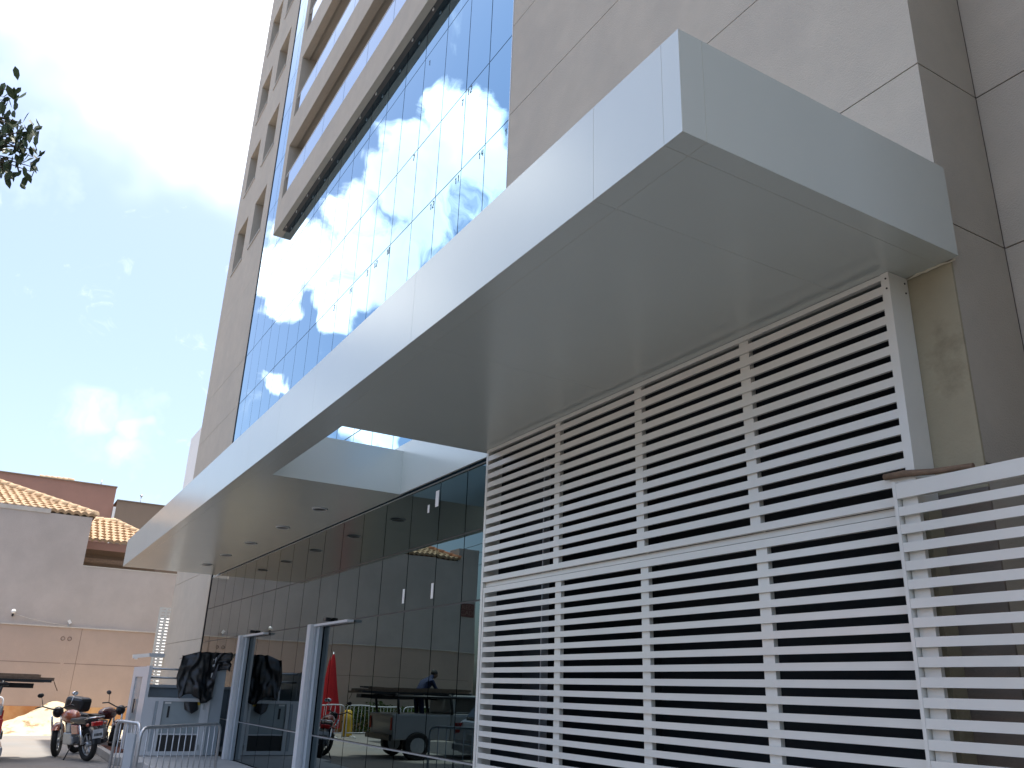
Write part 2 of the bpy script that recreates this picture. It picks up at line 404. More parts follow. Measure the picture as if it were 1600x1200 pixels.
# paper slips and chalk numerals left on the panes
def slip(i, j, u, v, w, h, m='paper'):
    x0, x1, z0, z1 = cols[i], cols[i + 1], rows[j], rows[j + 1]
    o = bx(-w / 2, w / 2, -.004, -.001, -h / 2, h / 2).build('sticker', M[m], panes[i, j])
    o.location = ((u - .5) * (x1 - x0), 0, (v - .5) * (z1 - z0))
nc = len(cols) - 1
slip(nc - 3, 3, .62, .60, .05, .10); slip(nc - 3, 3, .90, .72, .09, .20)
slip(nc - 4, 2, .93, .25, .06, .18); slip(nc - 3, 2, .93, .25, .06, .18)
def chalk(i, j, u, v, glyphs):
    x0, x1, z0, z1 = cols[i], cols[i + 1], rows[j], rows[j + 1]
    mb = MB(); x = 0
    for gph in glyphs:
        for (ax, az, bx_, bz) in {'1': [(.5, 0, .5, 1), (.2, .7, .5, 1)], '7': [(0, 1, .8, 1), (.8, 1, .3, 0)], '2': [(0, 1, .8, 1), (.8, 1, .8, .55), (.8, .55, 0, 0), (0, 0, .8, 0)],
                                  '4': [(.1, 1, 0, .4), (0, .4, .8, .4), (.65, 1, .65, 0)], '0': [(0, 0, 0, 1), (0, 1, .7, 1), (.7, 1, .7, 0), (.7, 0, 0, 0)], '3': [(0, 1, .7, 1), (.7, 1, .3, .55), (.3, .55, .7, .1), (.7, .1, 0, 0)]}[gph]:
            mb.tube([(x + ax * .06, -.003, az * .11), (x + bx_ * .06, -.003, bz * .11)], .0035, 4)
        x += .08
    o = mb.build('chalk_mark', M['chalk'], panes[i, j]); o.location = ((u - .5) * (x1 - x0), 0, (v - .5) * (z1 - z0))
for (i, j, u, v, g) in ((nc - 1, 7, .8, .86, '17'), (nc - 2, 8, .08, .9, '12'), (nc - 2, 7, .75, .9, '14'), (nc - 3, 8, .85, .85, '7'), (nc - 3, 7, .78, .9, '11'), (nc - 4, 7, .80, .9, '12'),
                        (nc - 6, 7, .2, .9, '12'), (nc - 6, 7, .85, .9, '10'), (nc - 5, 8, .8, .9, '7'), (nc - 7, 7, .8, .9, '3'), (nc - 8, 7, .8, .9, '11'), (nc - 9, 7, .8, .9, '2'), (nc - 4, 9, .2, .85, '1')):
    chalk(i, j, u, v, g)
# right-hand stucco wall with joints
zr = [3.975, 5.41, 6.97, 8.52, 9.97, 11.6, 13.2, 14.8]
xs = [-7.875, -2.49]
for a, b in zip(zr[:-1], zr[1:]):
    T(bx(-7.875, -2.4905, WY, WY + .02, a + J, b - J), 'wall_panel', M['stucco'])
T(bx(-7.86, -2.515, WY + .014, 5.0, 3.975, 14.8), 'joint_backing', M['joint'])
T(bx(-7.875, -2.49, WY, 9, 14.8, TOP), 'wall_panel', M['stucco'])
# return to the recessed wall on the right; unseen wing added to shade it
zq = [0, 1.2, 2.75, 4.25, 5.41, 6.97, 8.52, 9.97, 11.6]
for a, b in zip(zq[:-1], zq[1:]):
    T(bx(-2.505, -2.49, WY + .0205, 5.0, a + J, b - J), 'return_panel', M['stucco'])
    T(bx(-2.489, -1.151, 5.01, 5.3, a + J, b - J), 'wall_panel', M['stucco'])
    T(bx(-1.12, 9.0, 3.50, 3.9, a + J, b - J), 'wall_panel', M['stucco'])  # front of the added wing, out of view, placed to darken the recess
    T(bx(-1.15, -1.125, 3.50, 5.0, a + J, b - J), 'return_panel', M['stucco'])  # side of the added wing
T(bx(-1.124, 8.9, 3.53, 9.0, 0, 11.6), 'joint_backing', M['joint'])  # core of the added wing
T(bx(-2.6, -1.14, 5.02, 9.0, 0, 11.6), 'joint_backing', M['joint'])
T(bx(-2.488, -1.151, 5.01, 9.0, 11.6, TOP), 'wall_panel', M['stucco'])
T(bx(-1.15, 9.0, 3.50, 9.0, 11.6, TOP), 'wall_panel', M['stucco'])  # upper storeys of the added wing
# pier under the canopy end and the dark plant room behind the screen
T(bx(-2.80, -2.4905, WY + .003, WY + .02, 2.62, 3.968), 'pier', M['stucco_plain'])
T(bx(-2.80, -2.4905, WY + .004, WY + .02, 0, 2.619), 'pier', M['stucco_shaded'])  # lower pier behind the fence, its shade painted in
T(bx(-2.80, -2.515, WY + .021, 5.0, 0, 3.96), 'core_wall', M['joint'])
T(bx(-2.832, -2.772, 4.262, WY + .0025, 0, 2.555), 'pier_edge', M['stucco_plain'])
foam = MB().tube([(-2.79 + i * .03, 4.374 + random.uniform(-.004, .004), 3.966 + random.uniform(-.004, .004)) for i in range(12)], [random.uniform(.004, .013) for i in range(12)], 6)
T(foam, 'sealant_bead', M['sealant'])
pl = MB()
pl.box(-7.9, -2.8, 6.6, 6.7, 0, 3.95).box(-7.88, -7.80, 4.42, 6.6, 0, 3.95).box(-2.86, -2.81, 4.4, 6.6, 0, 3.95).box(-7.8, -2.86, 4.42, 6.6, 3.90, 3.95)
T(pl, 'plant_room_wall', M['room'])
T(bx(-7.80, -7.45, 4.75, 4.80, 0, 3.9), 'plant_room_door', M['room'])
T(bx(-7.41, -7.39, 4.72, 4.80, 0, 3.9), 'plant_room_frame', M['alu'])
# projecting frame with balconies above the curtain wall
BX0, BX1 = -19.93, -7.70
beams = [(12.52, 13.42), (15.08, 15.98), (18.02, 18.92)]
zz = 20.97
while zz < TOP - 1: beams.append((zz, zz + .9)); zz += 2.95
T(bx(BX0, -19.55, 4.166, GY + 1.3, 12.52, TOP), 'frame_fin', M['stucco'])
T(bx(-8.1, BX1, 4.166, WY - .002, 12.52, TOP), 'frame_fin', M['stucco'])
T(bx(BX0 + .02, BX1, 4.302, GY + .005, 12.545, 12.70), 'shadow_gap', M['gap'])
br = MB().box(-.022, .022, -.015, .0, -.03, .03).mesh('bracket', M['paper'])
x = -19.3
while x < -8:
    inst(br, 'bracket', tower, (x + 14.8, 4.34 - 4.38, 12.53)); x += .865
for i, (a, b) in enumerate(beams):
    x0 = -19.55
    o = T(bx(x0, -8.1, 4.168, 4.30 if i == 0 else 4.36, a, b), 'balcony_beam', M['stucco'])
    if i == 0: T(bx(x0, -8.1, 4.274, GY + 1.35, 12.72, 12.95), 'balcony_slab', M['stucco'])
    else: T(bx(x0, -8.1, 4.362, GY + 1.35, a + .04, a + .22), 'balcony_slab', M['stucco'])
    # balustrade glass in lights, thin rail on top
    n = 8; w = (-8.1 - (x0 + .30)) / n
    if i < 9:
        for q in range(n):
            o = bx(x0 + .30 + q * w + .008 + 14.8, x0 + .30 + (q + 1) * w - .008 + 14.8, 4.20 - 4.38, 4.212 - 4.38, b + .03, b + .66).build('balustrade_pane', M['balu'], tower)
        T(bx(x0, -8.1, 4.194, 4.218, b + .665, b + .685), 'handrail', M['rail'])
        # window wall at the back of the balcony
        T(bx(x0, -8.1, GY + 1.30, GY + 1.345, a + .25, a + 2.6), 'balcony_window', M['glass_low'])
T(bx(-14.2, -13.6, 4.75, 4.95, 15.08, 15.12), 'soffit_lamp', M['dark'])
T(bx(-11.2, -10.6, 4.75, 4.95, 15.08, 15.12), 'soffit_lamp', M['dark'])
# side rooms of the bay towards the passage
T(bx(-27.2, -27.185, WY + .002, 18, 0, BAYTOP), 'side_panel', M['stucco'])
T(bx(-27.2, -22.16, WY + .002, 18, BAYTOP, BAYTOP + .1), 'roof', M['slab'])

# entrance doors: jamb profiles and head rails proud of the glass
for k, (x0, x1) in enumerate(DOORS):
    d = thing('entrance_door', ((x0 + x1) / 2, GY, .15), ['glazed entrance door beside the platform lift with pale aluminium jamb', 'glazed entrance door nearer the white slatted screen with pale aluminium jamb'][k], 'door', 'glazed doors under the canopy')
    cx = (x0 + x1) / 2
    j = MB().box(x0 - cx, x0 - cx + .16, -.16, -.012, 0, 2.27); j.build('jamb', M['rail'], d, bevel=.004)
    bx(x0 - cx + .17, x0 - cx + .21, -.10, -.012, 0, 2.27).build('door_stile', M['alu'], d)
    bx(x0 - cx + .22, x0 - cx + .34, -.07, -.012, 0, 2.27).build('door_stile', M['blueish'], d)
    bx(x0 - cx + .16, x1 - cx, -.11, -.012, 2.235, 2.27).build('head_rail', M['rail'], d)
    bx(x0 - cx + .55, x0 - cx + .67, -.10, -.012, 2.30, 2.35).build('sensor', M['black'], d, bevel=.01)

# ------------------------------------------------------------------ canopy
CX0, CX1, CY0, CY1, CZ0, CZ1 = -21.6, -2.43, 2.27, 4.365, 3.97, 4.57
HX0, HX1, HY0, HY1 = -10.38, -7.865, 2.595, 4.325
canopy = thing('entrance_canopy', (-12, 3.3, CZ0), 'silver white panelled canopy with a square opening over the entrance', 'canopy')
def Cn(mb, name, m, **kw):
    mb.v = [(x + 12, y - 3.3, z - CZ0) for x, y, z in mb.v]
    return mb.build(name, m, canopy, **kw)
g = .0012
xj = [CX1, -2.56, -3.13]
while xj[-1] - 2.35 > HX1 + .4: xj.append(xj[-1] - 2.35)
xj.append(HX1); xj.append((HX0 + HX1) / 2); xj.append(HX0)
while xj[-1] - 2.6 > CX0 + .5: xj.append(xj[-1] - 2.6)
xj.append(CX0)
t = .004
for a, b in zip(xj[1:], xj[:-1]):
    Cn(bx(a + g, b - g, CY0, CY0 + t, CZ0 + g, CZ1), 'fascia_panel', M['acm'])
    inside = a >= HX0 - .01 and b <= HX1 + .01
    yb = [CY0, 2.42, 3.0 if inside else CY1]
    Cn(bx(a + g, b - g, CY0 + g + .004, 2.42 - g, CZ0, CZ0 + t), 'soffit_panel', M['acm'])
    if not inside:
        Cn(bx(a + g, b - g, 2.42 + g, CY1, CZ0, CZ0 + t), 'soffit_panel', M['acm'])
    else:
        Cn(bx(a + g, b - g, 2.42 + g, HY0 - .001, CZ0, CZ0 + t), 'soffit_panel', M['acm'])
for a, b in ((CY0 + t, 2.42), (2.42, CY1)):
    Cn(bx(CX1 - t, CX1, a + g, b - g, CZ0 + g, CZ1), 'end_panel', M['acm'])
    Cn(bx(CX0, CX0 + t, a + g, b - g, CZ0 + g, CZ1), 'end_panel', M['acm'])
# linings of the opening
Cn(bx(HX0 - t, HX0, HY0, HY1, CZ0 + .0005, CZ1), 'opening_lining', M['acm'])
Cn(bx(HX1, HX1 + t, HY0, HY1, CZ0 + .0005, CZ1), 'opening_lining', M['acm'])
Cn(bx(HX0, HX1, HY0 - t, HY0, CZ0 + .0005, CZ1), 'opening_lining', M['acm'])
Cn(bx(HX0 - .35, HX1, HY1, HY1 + .03, CZ0 + .0005, CZ1 + .10), 'opening_lining', M['acm'])
# backing seen as pale sealant lines, and the top sheets
bk = MB()
bk.box(CX0 + .0015, HX0 - .0015, CY0 + .0015, CY1 - .002, CZ0 + .0015, CZ1 - .01)
bk.box(HX1 + .0015, CX1 - .0015, CY0 + .0015, CY1 - .002, CZ0 + .0015, CZ1 - .01)
bk.box(HX0 - .0014, HX1 + .0014, CY0 + .0016, HY0 - .0015, CZ0 + .0016, CZ1 - .011)
Cn(bk, 'sealant_core', M['sealant'])
tp = MB()
tp.box(CX0 + .006, HX0 - .006, CY0 + .006, CY1, CZ1 - .008, CZ1 + .004).box(HX1 + .006, CX1 - .006, CY0 + .006, CY1, CZ1 - .008, CZ1 + .004).box(HX0 - .0055, HX1 + .0055, CY0 + .0065, HY0 - .006, CZ1 - .008, CZ1 + .004)
Cn(tp, 'top_sheet', M['acm'])
ring = MB().torus((0, 0, 0), .105, .014, axis='z', n=24, m=6).mesh('downlight_ring', M['rail'])
lens = MB().tube([(0, 0, .0), (0, 0, .02)], .095, 20).mesh('downlight_lens', M['dark'])
for x in (-12.05, -13.95, -16.0, -17.95, -19.75):
    o = inst(ring, 'downlight', canopy, (x + 12, 3.775 - 3.3, -.004))
    inst(lens, 'downlight_lens', o, (0, 0, -.006))

# ------------------------------------------------------------------ slatted screens
def screen_root(name, loc, label, cat, group=None): return thing(name, loc, label, cat, group)
su = screen_root('slatted_screen', (-5.26, 4.2, 2.5), 'white slatted metal screen fixed right under the canopy, above the slatted gate', 'screen', 'white horizontal slat panels')
X0, X1 = -7.735, -2.775
slat_u = bx(0, X1 - .055 - (X0 + .03), 0, .021, 0, .0535).mesh('slat', M['white'])
z = 2.430 + H
zt = []
k = 0
while True:
    top = 2.391 + H - k * .0977
    if top - .0535 < 1.14 + H: break
    inst(slat_u, 'slat', su, (X0 + .03 + 5.26, 0, top - .0535 - 2.5)); k += 1
def S(mb, name, parent, ox, oy, oz, m=M['white'], **kw):
    mb.v = [(x - ox, y - oy, z - oz) for x, y, z in mb.v]
    return mb.build(name, m, parent, **kw)
S(bx(X0, X1 - .055, 4.199, 4.235, 2.431 + H, 2.466 + H), 'top_rail', su, -5.26, 4.2, 2.5)
S(bx(X0, X1 - .055, 4.199, 4.235, 1.060 + H, 1.109 + H), 'bottom_rail', su, -5.26, 4.2, 2.5)
S(bx(X0, X0 + .028, 4.198, 4.375, 1.060 + H, 2.466 + H), 'end_post', su, -5.26, 4.2, 2.5)
ep = S(bx(X1 - .055, X1, 4.197, 4.378, 1.06 + H, 2.468 + H), 'end_post', su, -5.26, 4.2, 2.5)
scr = MB().tube([(0, 0, 0), (0, -.004, 0)], .006, 8).mesh('screw', M['ink'])
for dx, dz in ((-.02, -.04), (-.02, -.105)): inst(scr, 'screw', ep, (X1 + dx + 5.26, 4.197 - 4.2, 2.468 + H + dz - 2.5))
for dy, dz in ((.15, -.04), (.15, -.105)): inst(scr, 'screw', ep, (X1 + 5.26, 4.197 - 4.2 + dy, 2.468 + H + dz - 2.5), (0, 0, R(90)))
for a, b in ((-6.44, -6.355), (-5.24, -5.15), (-4.035, -3.945)):
    S(bx(a, b, 4.222, 4.262, 1.06 + H, 2.466 + H), 'upright', su, -5.26, 4.2, 2.5)
S(bx(X0 + .002, X1 - .06, 4.245, 4.30, 1.016 + H, 1.058 + H), 'lintel_rail', su, -5.26, 4.2, 2.5)
S(bx(X0 - .045, X0 - .002, 4.215, 4.38, .0, 2.466 + H), 'end_post', su, -5.26, 4.2, 2.5)

sg = screen_root('slatted_gate', (-5.26, 4.2, 0), 'white slatted metal gate reaching the ground below the slatted screen', 'gate', 'white horizontal slat panels')
GX0, GX1 = -7.69, -2.834
slat_g = bx(0, GX1 - GX0 - .06, 0, .021, 0, .0460).mesh('slat', M['white'])
k = 0
while True:
    top = .9035 + H - k * .0957
    if top - .05 < .06: break
    inst(slat_g, 'slat', sg, (GX0 + .03 + 5.26, .0, top - .0460)); k += 1
S(bx(GX0 + .028, GX1 - .03, 4.1995, 4.232, .950 + H, 1.002 + H), 'top_rail', sg, -5.26, 4.2, 0)
S(bx(GX0 + .028, GX1 - .03, 4.1995, 4.232, .02, .07), 'bottom_rail', sg, -5.26, 4.2, 0)
S(bx(GX0, GX0 + .028, 4.198, 4.25, .02, 1.002 + H), 'stile', sg, -5.26, 4.2, 0)
S(bx(GX1 - .03, GX1, 4.198, 4.25, .02, 1.002 + H), 'stile', sg, -5.26, 4.2, 0)
for a, b in ((-6.40, -6.31), (-5.20, -5.11), (-4.0, -3.905)):
    S(bx(a, b, 4.222, 4.258, .02, 1.0 + H), 'upright', sg, -5.26, 4.2, 0)

fe = screen_root('slatted_fence', (-1.7, 4.12, 0), 'white slatted fence section in front of the bare wall corner, a stick lying on it', 'fence', 'white horizontal slat panels')
FX0, FX1 = -2.872, -1.17
slat_f = bx(0, FX1 - FX0 - .03, 0, .021, 0, .0495).mesh('slat', M['white'])
k = 0
while True:
    top = 1.030 + H - k * .0978
    if top - .053 < .05: break
    inst(slat_f, 'slat', fe, (FX0 + .021 + 1.7, 0, top - .0495)); k += 1
S(bx(FX0 + .021, FX1, 4.119, 4.155, 1.076 + H, 1.160 + H), 'top_rail', fe, -1.7, 4.12, 0)
S(bx(FX0, FX0 + .0205, 4.117, 4.175, .02, 1.172 + H), 'end_post', fe, -1.7, 4.12, 0)
S(bx(-2.845, -2.753, 4.1565, 4.186, .02, 1.160 + H), 'upright', fe, -1.7, 4.12, 0)
S(bx(-1.27, -1.18, 4.156, 4.186, .02, 1.160 + H), 'upright', fe, -1.7, 4.12, 0)
st = MB().tube([(-.17, .0, .020), (-.05, .004, .018), (.12, .0, -.005), (.35, .003, -.02)], [.019, .020, .017, .016], 9).build('stick', M['wood'], None)
st.location = (-2.78, 4.172, 1.205 + H); tag(st, 'weathered brown stick lying on top of the white slatted fence', 'stick')

# ------------------------------------------------------------------ neighbouring house on the left
WXN = -31.0
nh = thing('neighbour_house', (WXN, -2.8, 0), 'grey rendered house with blank side wall and clay tile hip roof beside the yard', 'house')
def NH(mb, name, m, parent=nh, **kw):
    mb.v = [(x - WXN, y + 2.8, z) for x, y, z in mb.v]
    return mb.build(name, m, parent, **kw)
NH(bx(-38, WXN, -7.85, 2.07, 3.03, 6.52), 'upper_wall', M['nwall_up'])
NH(bx(-38, WXN + .03, -7.85, 2.07, .67, 3.0), 'lower_wall', M['nwall_lo'])
NH(bx(-38, WXN + .05, -7.85, 2.07, 0, .67), 'base_band', M['nbase'])
NH(bx(-38, WXN + .07, -7.86, 2.07, 3.0, 3.035), 'ledge', M['ledge'])
NH(bx(-31.8, WXN - .001, -7.85, -6.9, 6.52, 7.05), 'parapet', M['nwall_up'])
yw = thing('yard_wall', (WXN, 5.5, 0), 'lower rendered yard wall continuing from the grey house behind the tower corner', 'wall')
def YW(mb, name, m): 
    mb.v = [(x - WXN, y - 5.5, z) for x, y, z in mb.v]
    return mb.build(name, m, yw)
YW(bx(-31.25, WXN, 2.071, 14, 3.03, 4.93), 'upper_wall', M['nwall_up'])
YW(bx(-31.25, WXN + .03, 2.071, 14, .67, 3.0), 'lower_wall', M['nwall_lo'])
YW(bx(-31.25, WXN + .05, 2.071, 14, 0, .67), 'base_band', M['nbase'])
YW(bx(-31.25, WXN + .07, 2.071, 14, 3.0, 3.035), 'ledge', M['ledge'])
YW(bx(-31.27, WXN + .012, 2.071, 14, 4.93, 4.965), 'coping', M['ledge'])
# shallow panel joints cut in the lower render
jn = MB().box(WXN + .028, WXN + .034, -7.6, 2.0, 1.925, 1.94); NH(jn, 'joint', M['njoint'])
YW(MB().box(WXN + .028, WXN + .034, 2.1, 13.9, 1.925, 1.94).box(WXN + .028, WXN + .034, 2.42, 2.432, .68, 2.99), 'joint', M['njoint'])

def tile_roof(parent, A, B, Cc, Dd, ncols, nrows, off, m, name='roof_tiles'):
    """courses of barrel tiles on the quad A-B (eave) / D-C (ridge)"""
    A, B, Cc, Dd = map(Vector, (A, B, Cc, Dd)); mb = MB(); nrm = (B - A).cross(Dd - A).normalized()
    if nrm.z < 0: nrm = -nrm
    rr = random.Random(3)
    W = (B - A).length
    for r in range(nrows):
        t0 = r / nrows; t1 = (r + 1.15) / nrows
        e0 = A.lerp(Dd, t0); e1 = B.lerp(Cc, t0); u0 = A.lerp(Dd, min(t1, 1)); u1 = B.lerp(Cc, min(t1, 1))
        wd = (e1 - e0).length; n = max(1, int(ncols * wd / W))
        seg = 5; vs = []
        for i in range(n * seg + 1):
            s = i / (n * seg); ph = (i % seg) / seg * math.pi
            h = .075 * math.sin(ph) + rr.uniform(-.006, .006)
            # keep columns running straight up the slope
            p0 = e0.lerp(e1, s); p1 = p0 + (Dd - A).normalized().lerp((Cc - B).normalized(), s).normalized() * ((u0 - e0).length)
            vs.append(p0 + nrm * (h + .06)); vs.append(p1 + nrm * (h + .0))
            vs.append(p0 + nrm * (h - .05))
        fs = []
        for i in range(n * seg):
            a = i * 3
            fs += [(a, a + 3, a + 4, a + 1), (a + 2, a + 5, a + 3, a)]
        mb.add(vs, fs, False)
    mb.v = [(x - off[0], y - off[1], z - off[2]) for x, y, z in mb.v]
    o = mb.build(name, m, parent, kind='stuff', fix=False)
    return o
def cap_tiles(parent, P, Q, n, off, m):
    P, Q = Vector(P), Vector(Q)
    d = (Q - P) / n; L_ = d.length * 1.12
    mb = MB(); seg = 6; vs = []
    for i in range(seg + 1):
        th = math.pi * i / seg
        for tt, rd in ((0, .15), (1, .12)):
            vs.append((tt * L_, math.cos(th) * rd, math.sin(th) * rd * .9))
    fs = [(2 * i, 2 * i + 1, 2 * i + 3, 2 * i + 2) for i in range(seg)] + [tuple(range(0, 2 * seg + 2, 2))]
    me = mb.add(vs, fs, True).mesh('ridge_tile', m, fix=False)
    q = d.to_track_quat('X', 'Z')
    for i in range(n):
        o = inst(me, 'ridge_tile', parent, P + d * i - Vector(off)); o.rotation_mode = 'QUATERNION'; o.rotation_quaternion = q
off = (WXN, -2.8, 0)
ez = 6.56; rz_ = 8.16
hipA = (-31, 2.15, ez); hipB = (-31, -7.0, ez); rA = (-35, -1.85, rz_); rB = (-35, -3.0, rz_)
tile_roof(nh, hipB, hipA, rA, rB, 40, 14, off, M['tile'])
tile_roof(nh, (-38.2, 2.15, ez), hipA, rA, rA, 30, 14, off, M['tile'], 'roof_tiles')
tile_roof(nh, hipB, (-38.2, -7.0, ez), rB, rB, 30, 14, off, M['tile_red'], 'roof_tiles')
cap_tiles(nh, (-31, 2.15, ez + .06), (-35, -1.85, rz_ + .08), 15, off, M['tile'])
cap_tiles(nh, (-31, -7.0, ez + .06), (-35, -3.0, rz_ + .08), 15, off, M['tile_red'])
cap_tiles(nh, rA, rB, 3, off, M['tile'])
NH(bx(-31.12, -30.97, -.9, .82, 6.50, 6.66), 'flashing', M['ledge'])
# painted sign on the far end of the side wall (only its reflection is seen)
sgn = thing('wall_sign', (WXN + .001, -7.47, 4.6), 'red sign with two lines of pale letters on the street end of the grey wall', 'sign')
bx(0, .03, -.31, .31, -.26, .26).build('sign_board', M['signred'], sgn)
for k, txt in enumerate(('REDI', 'CADI')):
    cu = bpy.data.curves.new('lettering', 'FONT'); cu.body = txt; cu.size = .25; cu.extrude = .004; cu.align_x = 'CENTER'; cu.materials.append(M['pink'])
    o = bpy.data.objects.new('lettering', cu); col.objects.link(o)
    me = bpy.data.meshes.new_from_object(o.evaluated_get(bpy.context.evaluated_depsgraph_get())); bpy.data.objects.remove(o)
    o = bpy.data.objects.new('lettering', me); col.objects.link(o); o.parent = sgn
    o.matrix_local = Matrix(((0, 0, 1, .034), (-1, 0, 0, 0), (0, 1, 0, .03 - k * .22), (0, 0, 0, 1)))
# lamps and a cable on the wall
wl = thing('wall_lamp', (WXN + .03, .41, 3.32), 'small white globe lamp on a dark bracket on the grey side wall', 'lamp')
MB().ball((.1, 0, .06), .07, .07, .07).build('globe', M['lampglass'], wl)
MB().tube([(-.02, 0, -.06), (.1, 0, -.06), (.1, 0, .0)], .03, 8).build('bracket', M['dark'], wl)
fl = thing('flood_lamp', (WXN + .05, 2.0, 3.09), 'tiny white floodlight standing on the ledge of the rendered wall', 'lamp')
bx(-.02, .02, -.03, .03, -.055, .02).build('foot', M['galv'], fl)
MB().box(-.03, .05, -.04, .04, -.05, .07, Matrix.Translation((.05, .02, .08)) @ Matrix.Rotation(R(35), 4, 'X')).build('lamp_head', M['lampglass'], fl)
cb = MB().tube([(WXN + .05, .5, 3.30), (WXN + .06, .9, 3.2), (WXN + .06, 1.4, 3.12), (WXN + .07, 2.0, 3.06)], .008, 5).build('lamp_cable', M['ledge'])
tag(cb, 'thin pale cable sagging along the wall between the two lamps', 'cable')
nm = MB()
for y in (1.93, 2.12):
    nm.torus((0, y, 0), .055, .012, axis='x', n=14, m=4)
mk = nm.build('painted_number', M['njoint'], yw); mk.location = (.034, -5.5, 2.67); 

# house behind the yard wall
h2 = thing('veranda_house', (-34.5, 3.4, 0), 'low house with sunlit tile roof and dark open veranda behind the yard wall', 'house')
def H2(mb, name, m): 
    mb.v = [(x + 34.5, y - 3.4, z) for x, y, z in mb.v]
    return mb.build(name, m, h2)
o2 = (-34.5, 3.4, 0)
e = 6.19
tile_roof(h2, (-34, 1.0, e), (-34, 5.0, e), (-36.2, 3.15, 7.28), (-36.2, 1.0, 7.28), 17, 8, o2, M['tile'])
tile_roof(h2, (-34, 5.0, e), (-38.4, 5.0, e), (-36.2, 3.15, 7.28), (-36.2, 3.15, 7.28), 18, 8, o2, M['tile'])
cap_tiles(h2, (-34, 5.0, e + .06), (-36.2, 3.15, 7.34), 9, o2, M['tile'])
cap_tiles(h2, (-36.2, 3.15, 7.3), (-36.2, 1.0, 7.3), 6, o2, M['tile'])
H2(bx(-34.15, -34.05, 1.0, 5.0, 5.90, 6.17), 'fascia_board', M['pink'])
H2(bx(-36.5, -34.2, 1.0, 5.0, 6.0, 6.05), 'veranda_ceiling', M['wood'])
H2(bx(-36.6, -36.45, 1.0, 6.0, 0, 6.0), 'wall', M['olive'])
H2(bx(-36.44, -36.40, 2.6, 4.4, 4.0, 5.3), 'window', M['darkglass'])
H2(bx(-34.3, -34.1, 4.7, 4.9, 0, 6.0), 'post', M['olive'])
H2(bx(-34.25, -34.15, 1.0, 5.0, 5.45, 5.6), 'beam', M['wood'])

pk = thing('pink_house', (-46, 1.3, 0), 'large blank pinkish brown house wall rising behind the tiled roofs', 'house')
bx(-7, 0, -4.5, 2.57, 0, 10.58).build('wall', M['pink'], pk)
bx(-7.05, .05, -4.55, 2.6, 10.58, 10.63).build('coping', M['olive'], pk)
bx(.0, .12, 2.58, 2.70, 0, 9.6).build('downpipe', M['paper'], pk)
MB().tube([(-1, 1.9, 10.6), (-1, 1.9, 11.05)], .03, 6).build('vent_pipe', M['galv'], pk)
cap_tiles(pk, (-.2, -.9, 10.62), (-.2, .6, 10.66), 6, (0, 0, 0), M['tile'])
ol = thing('olive_house', (-46, 5.5, 0), 'dull olive brown house wall standing lower beside the pink wall', 'house')
bx(-7, -.02, -1.48, 6, 0, 9.95).build('wall', M['olive'], ol)
bx(-7.05, .03, -1.5, 6.05, 9.95, 10.0).build('coping', M['joint'], ol)
MB().tube([(-2, -.2, 9.9), (-2, -.2, 10.7)], .025, 6).ball((-2, -.2, 10.72), .08, .08, .06).build('antenna', M['galv'], ol)
pb = thing('pale_block', (-52, 9.85, 0), 'pale far apartment block showing stepped balconies past the tower edge', 'building')
bx(-8, 0, -.75, 6, 0, 17.4).build('wall', M['pale'], pb)
for k, zz in enumerate((9.8, 12.2, 14.6)):
    o = bx(-.6, .9, -1.05 , -.2, zz, zz + 1.0).build('balcony', M['pale'], pb)
for k, zz in enumerate((8.6, 11.0, 13.4)):
    bx(.0, .03, .3, 2.0, zz, zz + 1.3).build('window', M['darkglass'], pb)

# white slatted side gate in the passage beyond the tower
la = thing('louvred_side_gate', (-28.5, 4.46, 1.4), 'narrow white louvred gate with bright gaps at the tower corner', 'gate')
for y in (-.20, -.035, .135): bx(-.02, .02, y, y + .07, 0, 2.2).build('stile', M['white'], la)
bl = MB().box(-.012, .012, 0, .15, -.031, .031).mesh('louvre_blade', M['white'])
for k in range(24):
    for y in (-.165, .012): inst(bl, 'louvre_blade', la, (0, y, .07 + k * .09))
bx(-.02, .02, -.2, .19, 2.2, 2.25).build('top_rail', M['white'], la)
ws = MB().box(-.02, .02, -.5, .5, 0, 3.1, Matrix.Rotation(R(-28), 4, 'Y')).build('sun_catch_sheet', M['paper']); ws.location = (-28.95, 5.05, .75); tag(ws, 'added white sheet tilted to catch sun and brighten the gaps of the narrow louvred gate', 'sheet')  # added behind the blades, tilted into the sun so the gaps look bright
ga = thing('gate_arm', (-27.0, 3.95, 2.2), 'cream gate operator arm sticking out from the tower corner above the lift', 'gate arm')
MB().box(-.04, .04, -.42, .02, -.05, .05, Matrix.Rotation(R(8), 4, 'X')).build('arm', M['paper'], ga)
bx(-.05, .05, .021, .43, -.045, .055).build('housing', M['blueish'], ga)
bx(-.03, .03, -.36, -.28, -.13, -.085).build('catch', M['paper'], ga)

# ------------------------------------------------------------------ platform lift by the entrance
LX = -18.74
li = thing('platform_lift', (LX, 3.5, .145), 'pale grey wheelchair platform lift with glazed gate at the entrance', 'lift')
def LI(x0, x1, y0, y1, z0, z1, name, m, parent=li, **kw):   # x relative to gate plane, y world, z rel to camera
    return bx(x0, x1, y0 - 3.5, y1 - 3.5, z0 + H - .145, z1 + H - .145).build(name, m, parent, **kw)
LI(-.06, 0, 2.86, 4.0, -1.345, -1.27, 'gate_rail', M['rail'])
LI(-.06, 0, 2.86, 4.0, -.36, -.295, 'gate_rail', M['rail'])
LI(-.06, 0, 2.86, 3.02, -1.27, -.36, 'gate_stile', M['rail'])
LI(-.058, -.002, 3.025, 3.07, -1.27, -.36, 'gate_stile', M['blueish'])
LI(-.06, 0, 3.075, 3.165, -1.27, -.36, 'gate_stile', M['rail'])
